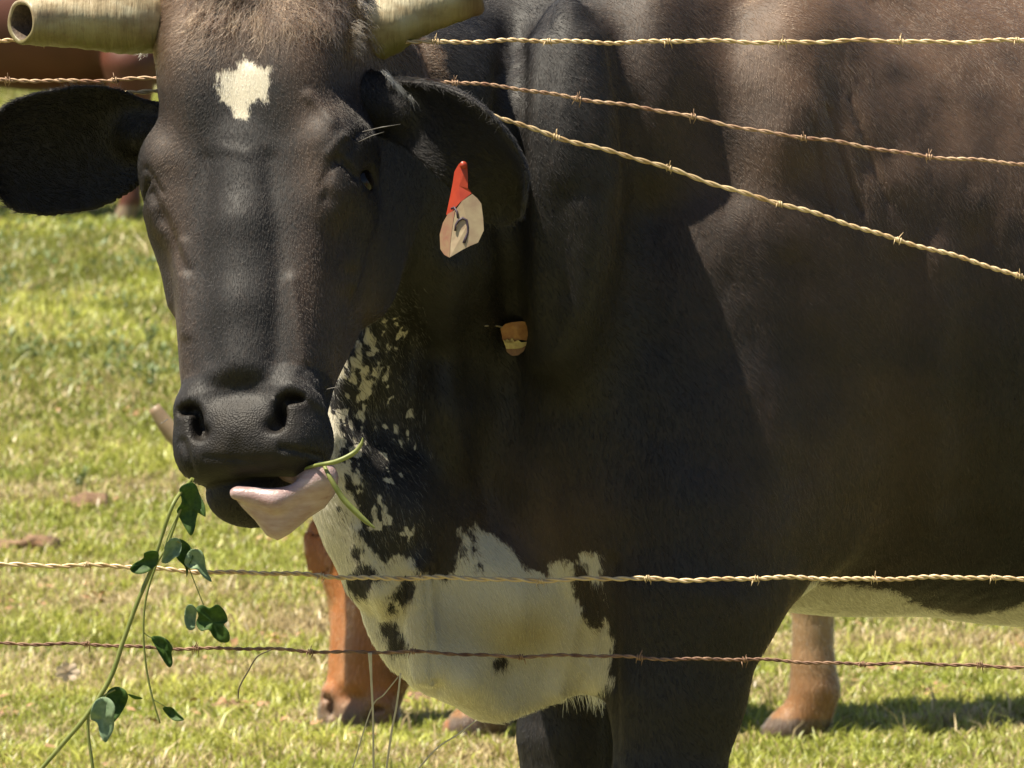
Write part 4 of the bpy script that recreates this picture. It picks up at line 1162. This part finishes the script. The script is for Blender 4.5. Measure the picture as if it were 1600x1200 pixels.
for k in range(420):
    px = r.uniform(-40, 300); py = 345 + 270 * r.random() ** 0.8
    p = gpt(px, py)
    if patch_noise(np.array([p[0]]), np.array([p[1]]), 1.9)[0] < 0.42: continue
    hh_ = r.uniform(0.03, 0.10)
    for q in range(r.randint(6, 14)):
        c = p + np.array([r.gauss(0, 0.022), r.gauss(0, 0.03), r.uniform(0.012, hh_)]); a = r.uniform(0, 6.28); L = r.uniform(0.014, 0.034)
        d = np.array([math.cos(a), math.sin(a), r.uniform(-0.2, 1.2)]); s_ = np.array([-math.sin(a), math.cos(a), r.uniform(-0.3, 0.3)]) * L * 0.28
        m.add([c, c + d * L * 0.5 + s_, c + d * L, c + d * L * 0.5 - s_], [(0, 1, 2, 3)])
o = m.build('weed_cover', weedm, smooth=False); tag(o, 'low leafy weeds mixed into the rougher grass behind the cow face', kind='stuff')
clodm = simple('dung', (0.10, 0.055, 0.03), 0.85, var=(25, (0.26, 0.16, 0.09)), bumpn=(60, 0.9, 0.01))
deadm = simple('dead_leaf', (0.30, 0.15, 0.07), 0.7, var=(30, (0.42, 0.26, 0.14)))
clods = [(140, 792, 0.060, 'crumbling brown dung pat in the grass left of the chin', 'dung'), (56, 862, 0.070, 'long brown dung heap just above the bright wire at left', 'dung'), (365, 1117, 0.035, 'small dark brown clod below the lowest wire', 'clod'),
         (1474, 1092, 0.035, 'brown clod in the grass right of the brown leg', 'clod'), (135, 620, 0.022, 'small black clod on the edge of the rough patch', 'clod'), (10, 1130, 0.030, 'pinkish brown clod at the lower left edge', 'clod'),
         (668, 1108, 0.045, 'pale tan clod under the cream brisket', 'clod'), (210, 655, 0.030, 'reddish brown litter left of the poking horn tip', 'litter'), (430, 1012, 0.030, 'brown litter between the two lower wires', 'litter'), (1590, 1020, 0.03, 'brown litter at the right edge above the lowest wire', 'litter')]
for (px, py, rad_, lab, cat) in clods:
    p = gpt(px, py); r = random.Random(px * 7)
    bm_ = bmesh.new(); bmesh.ops.create_icosphere(bm_, subdivisions=3, radius=1)
    C_ = np.array([v.co[:] for v in bm_.verts]); F_ = [tuple(v.index for v in f.verts) for f in bm_.faces]; bm_.free()
    nzv = fnoise(C_ + px, 2.2, 3) * 1.5 + fnoise(C_ + px, 7.0, 2) * 0.7
    flat = 0.18 if cat == 'litter' else 0.42
    C_ = C_ * (1 + nzv[:, None]) * np.array([rad_ * 1.15, rad_ * 1.5, rad_ * flat]) + p + (0, 0, 0.012)
    o = mesh_obj({'dung': 'dung_pat', 'clod': 'clod', 'litter': 'leaf_litter'}[cat], C_, np.array(F_), clodm if cat != 'litter' else deadm, smooth=False); tag(o, lab, cat)
    m = MB()
    for j in range(30):
        c = p + np.array([r.gauss(0, rad_ * 0.9), r.gauss(0, rad_ * 1.4), r.uniform(0.010, 0.034)]); a = r.uniform(0, 6.28); L = 0.013
        d = np.array([math.cos(a), math.sin(a), r.uniform(-0.3, 0.6)]); s2 = np.array([-math.sin(a), math.cos(a), 0.3]) * L * 0.4
        m.add([c - s2, c + d * L, c + s2 + d * L * 0.3, c - d * L * 0.5], [(0, 1, 2, 3)])
    m.build('debris', deadm, o, smooth=False)['kind'] = 'stuff'

# countless small dead leaves and crumbs lying in the grass
m = MB(); r = random.Random(5)
for cl in range(130):
    y = 14.6 * (34 / 14.6) ** r.random(); x = r.uniform(-1, 1) * (y * 0.067 + 0.2)
    if x > -0.2 * y * 0.067 and r.random() < 0.5: continue
    sp = r.uniform(0.02, 0.10)
    for j in range(r.randint(4, 16)):
        cx_, cy_ = x + r.gauss(0, sp), y + r.gauss(0, sp * 1.6); c = np.array([cx_, cy_, float(ground_z(cx_, cy_)) + r.uniform(0.014, 0.034)])
        a = r.uniform(0, 6.28); L = r.uniform(0.007, 0.02)
        d = np.array([math.cos(a), math.sin(a), r.uniform(-0.4, 0.6)]); s2 = np.array([-math.sin(a), math.cos(a), r.uniform(-0.3, 0.5)]) * L * 0.45
        m.add([c - d * L, c - s2, c + d * L, c + s2 + (0, 0, 0.003)], [(0, 1, 2), (0, 2, 3)])
o = m.build('scattered_litter', deadm, smooth=False); tag(o, 'small dead brown leaves and crumbs scattered through the grass', kind='stuff')

# ------------------------------------------------------------------ brown cow grazing behind
bhide, nt, b = new_mat('brown_hide')
tn = N(nt, 'ShaderNodeAttribute', attribute_name='tint')
f_ = noise(nt, 160, 3, stretch=(1, 1, 0.35))
c = mix(nt, math_n(nt, 'MULTIPLY', f_, 0.5), tn.outputs['Color'], (0.10, 0.035, 0.015))
nt.links.new(c, b.inputs['Base Color']); b.inputs['Roughness'].default_value = 0.55
bump(nt, b, f_, 0.5, 0.002)
YB = 16.0
S_ = YB / F                        # metres per photo pixel there
bo = at(596, 728, YB)
bt = np.array([-0.13, 0.06, -1.0]); bt /= np.linalg.norm(bt)
bn = np.array([-0.45, -0.90, 0.0]); bn -= bt * (bn @ bt); bn /= np.linalg.norm(bn)
bx = np.cross(bn, bt); bx = bx if bx[0] > 0 else -bx
BFR = (bo, np.stack([bx, -bn, bt], 1)); SC = 0.93
def bhead(P):
    q = (P - bo.astype(P.dtype)) / SC + bo.astype(P.dtype)
    return head_f(q, BFR) * SC
def bp(px, py, dy=0.0): return at(px, py, YB + dy)
def bcow_f(P):
    d = ell(P, bp(1000, 560, -0.05), (0.72, 0.28, 0.34))
    d = smin(d, ell(P, bp(790, 600, -0.05), (0.26, 0.22, 0.32)), 0.1)
    d = smin(d, ell(P, bp(1290, 540, -0.05), (0.26, 0.24, 0.32)), 0.1)
    d = smin(d, chain(P, [bp(780, 560, 0.0), bp(700, 640, 0.05), bp(640, 740, 0.10)], [0.22, 0.15, 0.11]), 0.06)
    def leg(px, dy, top, toe, k=1.0):
        g0 = gpt(px, 1150 + 0)[2]
        x = bp(px, 0, 0)[0]
        z0 = float(ground_z(x, YB + dy))
        y = YB + dy
        j = lambda dx, z: np.array([x + dx, y, z0 + z])
        return smin(chain(P, [j(0, top), j(0.01, 0.46), j(-0.005, 0.40), j(0, 0.30), j(0.0, 0.16), j(0.004, 0.11), j(-0.004, 0.06)], [0.10, 0.050, 0.054 * k, 0.043 * k, 0.041 * k, 0.046 * k, 0.044 * k], 0.02),
                    chain(P, [j(-0.01, 0.065), j(-0.050 * toe, 0.028), j(-0.075 * toe, 0.018)], [0.044, 0.042, 0.030], 0.02), 0.02)
    for (px, dy, top) in ((770, -0.20, 0.62), (850, 0.12, 0.62), (1264, -0.28, 0.62), (1400 - 285, 0.12, 0.62)):
        d = smin(d, leg(px, dy, top, 1), 0.05)
    near = ((P - from_b(0, 0.1, 0.3).astype(P.dtype)) ** 2).sum(1) < 0.30
    if near.any(): d[near] = smin(d[near], bhead(P[near]), 0.03)
    e = ear_f(P, bp(512, 800, -0.0), bp(500, 842, -0.03), bp(500, 908, -0.02), None, 0.040, 0.006, 0.02, (0.5, 1.0, 0.0))
    return np.minimum(d, e)
def from_b(x, y, t): return bo + BFR[1] @ np.array([x, y, t]) * SC
v, q = surface(bcow_f, (bp(470, 0)[0] - 0.1, YB - 0.55, -0.06), (bp(1500, 0)[0], YB + 1.3, 1.35), 0.009)
v = settle(bcow_f, v, 1, 0.003)
BC = empty('brown_cow', tuple(bp(1000, 1150, 0.6)), 'reddish-brown cow grazing behind the black cow, muzzle in the grass', 'cow')
bpx, bpy_ = proj(v); hb_ = (v - bo) @ BFR[1] / SC
nzz = fnoise(v, 9, 3)[:, None]
cb = np.array([[0.34, 0.125, 0.036]]) * (1 + nzz * 1.3)
mz = np.clip((hb_[:, 2] - 0.50) / 0.07, 0, 1)[:, None] * (bpx < 700)[:, None]
cb = cb * (1 - mz) + np.array([[0.17, 0.115, 0.07]]) * mz
stripe = np.exp(-((hb_[:, 0] + 0.03) / 0.022) ** 2)[:, None] * (hb_[:, 2] < 0.5)[:, None] * (bpx < 680)[:, None]
cb = cb * (1 - 0.4 * stripe) + np.array([[0.50, 0.27, 0.13]]) * 0.4 * stripe
lg = ((v[:, 2] < 0.5) & (bpx > 700))[:, None]
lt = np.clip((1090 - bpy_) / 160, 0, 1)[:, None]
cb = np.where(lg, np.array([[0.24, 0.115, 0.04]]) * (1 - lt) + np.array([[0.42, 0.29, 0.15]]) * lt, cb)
hoof = (lg[:, 0] & (v[:, 2] < ground_z(v[:, 0], v[:, 1]) + 0.055))[:, None]
cb = np.where(hoof, np.array([[0.10, 0.075, 0.055]]), cb) * (1 + nzz * 0.5)
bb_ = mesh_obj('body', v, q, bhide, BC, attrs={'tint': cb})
fz = np.concatenate([q[:, [0, 1, 2]], q[:, [0, 2, 3]]])
nb_, _ = vnormals(v, fz)
NR['body_hair'] = nb_
vis = ((bpx > 440) & (bpx < 960) & (bpy_ > 780)) | ((bpx > 1100) & (bpy_ > 880))
def bcol(P, lerp): return np.clip(lerp(cb) * 1.35 * RNG.uniform(0.6, 1.4, len(P))[:, None], 0, 0.9)
hair_object('body_hair', BC, v, fz, 26000, vis * 1.0, np.tile([0.1, 0, -1.0], (len(v), 1)), np.full(len(v), 0.014), bcol, 0.0005, 0.3, np.full(len(v), 0.15), hairm, 3)
# horn of the brown cow poking out beyond the black muzzle
m = MB(); P = np.array([bp(585, 705, 0.05), bp(520, 735, 0.02), bp(430, 755, -0.05), bp(340, 735, -0.08), bp(272, 678, -0.08), bp(240, 636, -0.08)]); q_ = np.linspace(0, 1, 6); f = np.linspace(0, 1, 30)
m.tube(np.stack([interp(f, q_, P[:, k]) for k in range(3)], 1).tolist(), list(np.interp(f, q_, [0.042, 0.040, 0.035, 0.028, 0.020, 0.013])), 14)
m.build('horn', simple('brown_horn', (0.30, 0.23, 0.14), 0.5, var=(30, (0.22, 0.15, 0.09)), bumpn=(60, 0.4, 0.002)), BC)
for sx in (-1, 1):
    c = from_b(sx * 0.124, 0.076, 0.263)
    implicit('eye', lambda P, c=c: np.linalg.norm(P - c.astype(np.float32), axis=1) - 0.021, c - 0.03, c + 0.03, 0.006, eyem, BC)

# ------------------------------------------------------------------ far reddish cow
YF = 34.0
def fp(px, py, dy=0.0): return at(px, py, YF + dy)
def fcow_f(P):
    d = ell(P, fp(95, 30, 0.4), (0.82, 0.30, 0.325))
    d = smin(d, ell(P, fp(-100, 40, 0.4), (0.28, 0.26, 0.34)), 0.1)
    d = smin(d, ell(P, fp(310, 20, 0.4), (0.30, 0.26, 0.36)), 0.1)
    d = smin(d, chain(P, [fp(340, 0, 0.4), fp(420, -30, 0.35), fp(500, 10, 0.3)], [0.22, 0.15, 0.11]), 0.08)
    d = smin(d, chain(P, [fp(480, -20, 0.3), fp(560, 100, 0.2)], [0.12, 0.07]), 0.05)
    for (px, dy) in ((202, 0.1), (100, 0.75), (-150, 0.15), (-110, 0.7)):
        x = fp(px, 0)[0]; y = YF + dy; z0 = float(ground_z(x, y))
        d = smin(d, chain(P, [np.array([x, y, z0 + 0.72]), np.array([x + 0.01, y, z0 + 0.45]), np.array([x, y, z0 + 0.36]), np.array([x, y, z0 + 0.12]), np.array([x - 0.03, y, z0 + 0.03])], [0.13, 0.062, 0.058, 0.042, 0.052], 0.03), 0.06)
    return d
v, q = surface(fcow_f, (fp(-260, 0)[0], YF - 0.1, 0.4), (fp(620, 0)[0], YF + 1.2, 2.1), 0.02)
FC = empty('red_brown_cow', tuple(fp(95, 345, 0.4)), 'distant dark red-brown cow seen between the hollow horn and the left ear', 'cow')
_, fpy = proj(v); zg = v[:, 2] - ground_z(v[:, 0], v[:, 1])
cf = np.tile([[0.095, 0.026, 0.013]], (len(v), 1)) * (1 + fnoise(v, 5, 3)[:, None] * 1.4)
cf = np.where((zg < 0.10)[:, None], np.array([[0.22, 0.17, 0.11]]), cf)
mesh_obj('body', v, q, bhide, FC, attrs={'tint': cf})
m = MB(); m.tube([fp(-190, -40, 0.4), fp(-215, 60, 0.4), fp(-218, 180, 0.4), fp(-215, 250, 0.4)], [0.03, 0.02, 0.018, 0.04], 8); m.build('tail', simple('tail', (0.12, 0.04, 0.02), 0.7), FC)
print('done', time.time() - _t0)
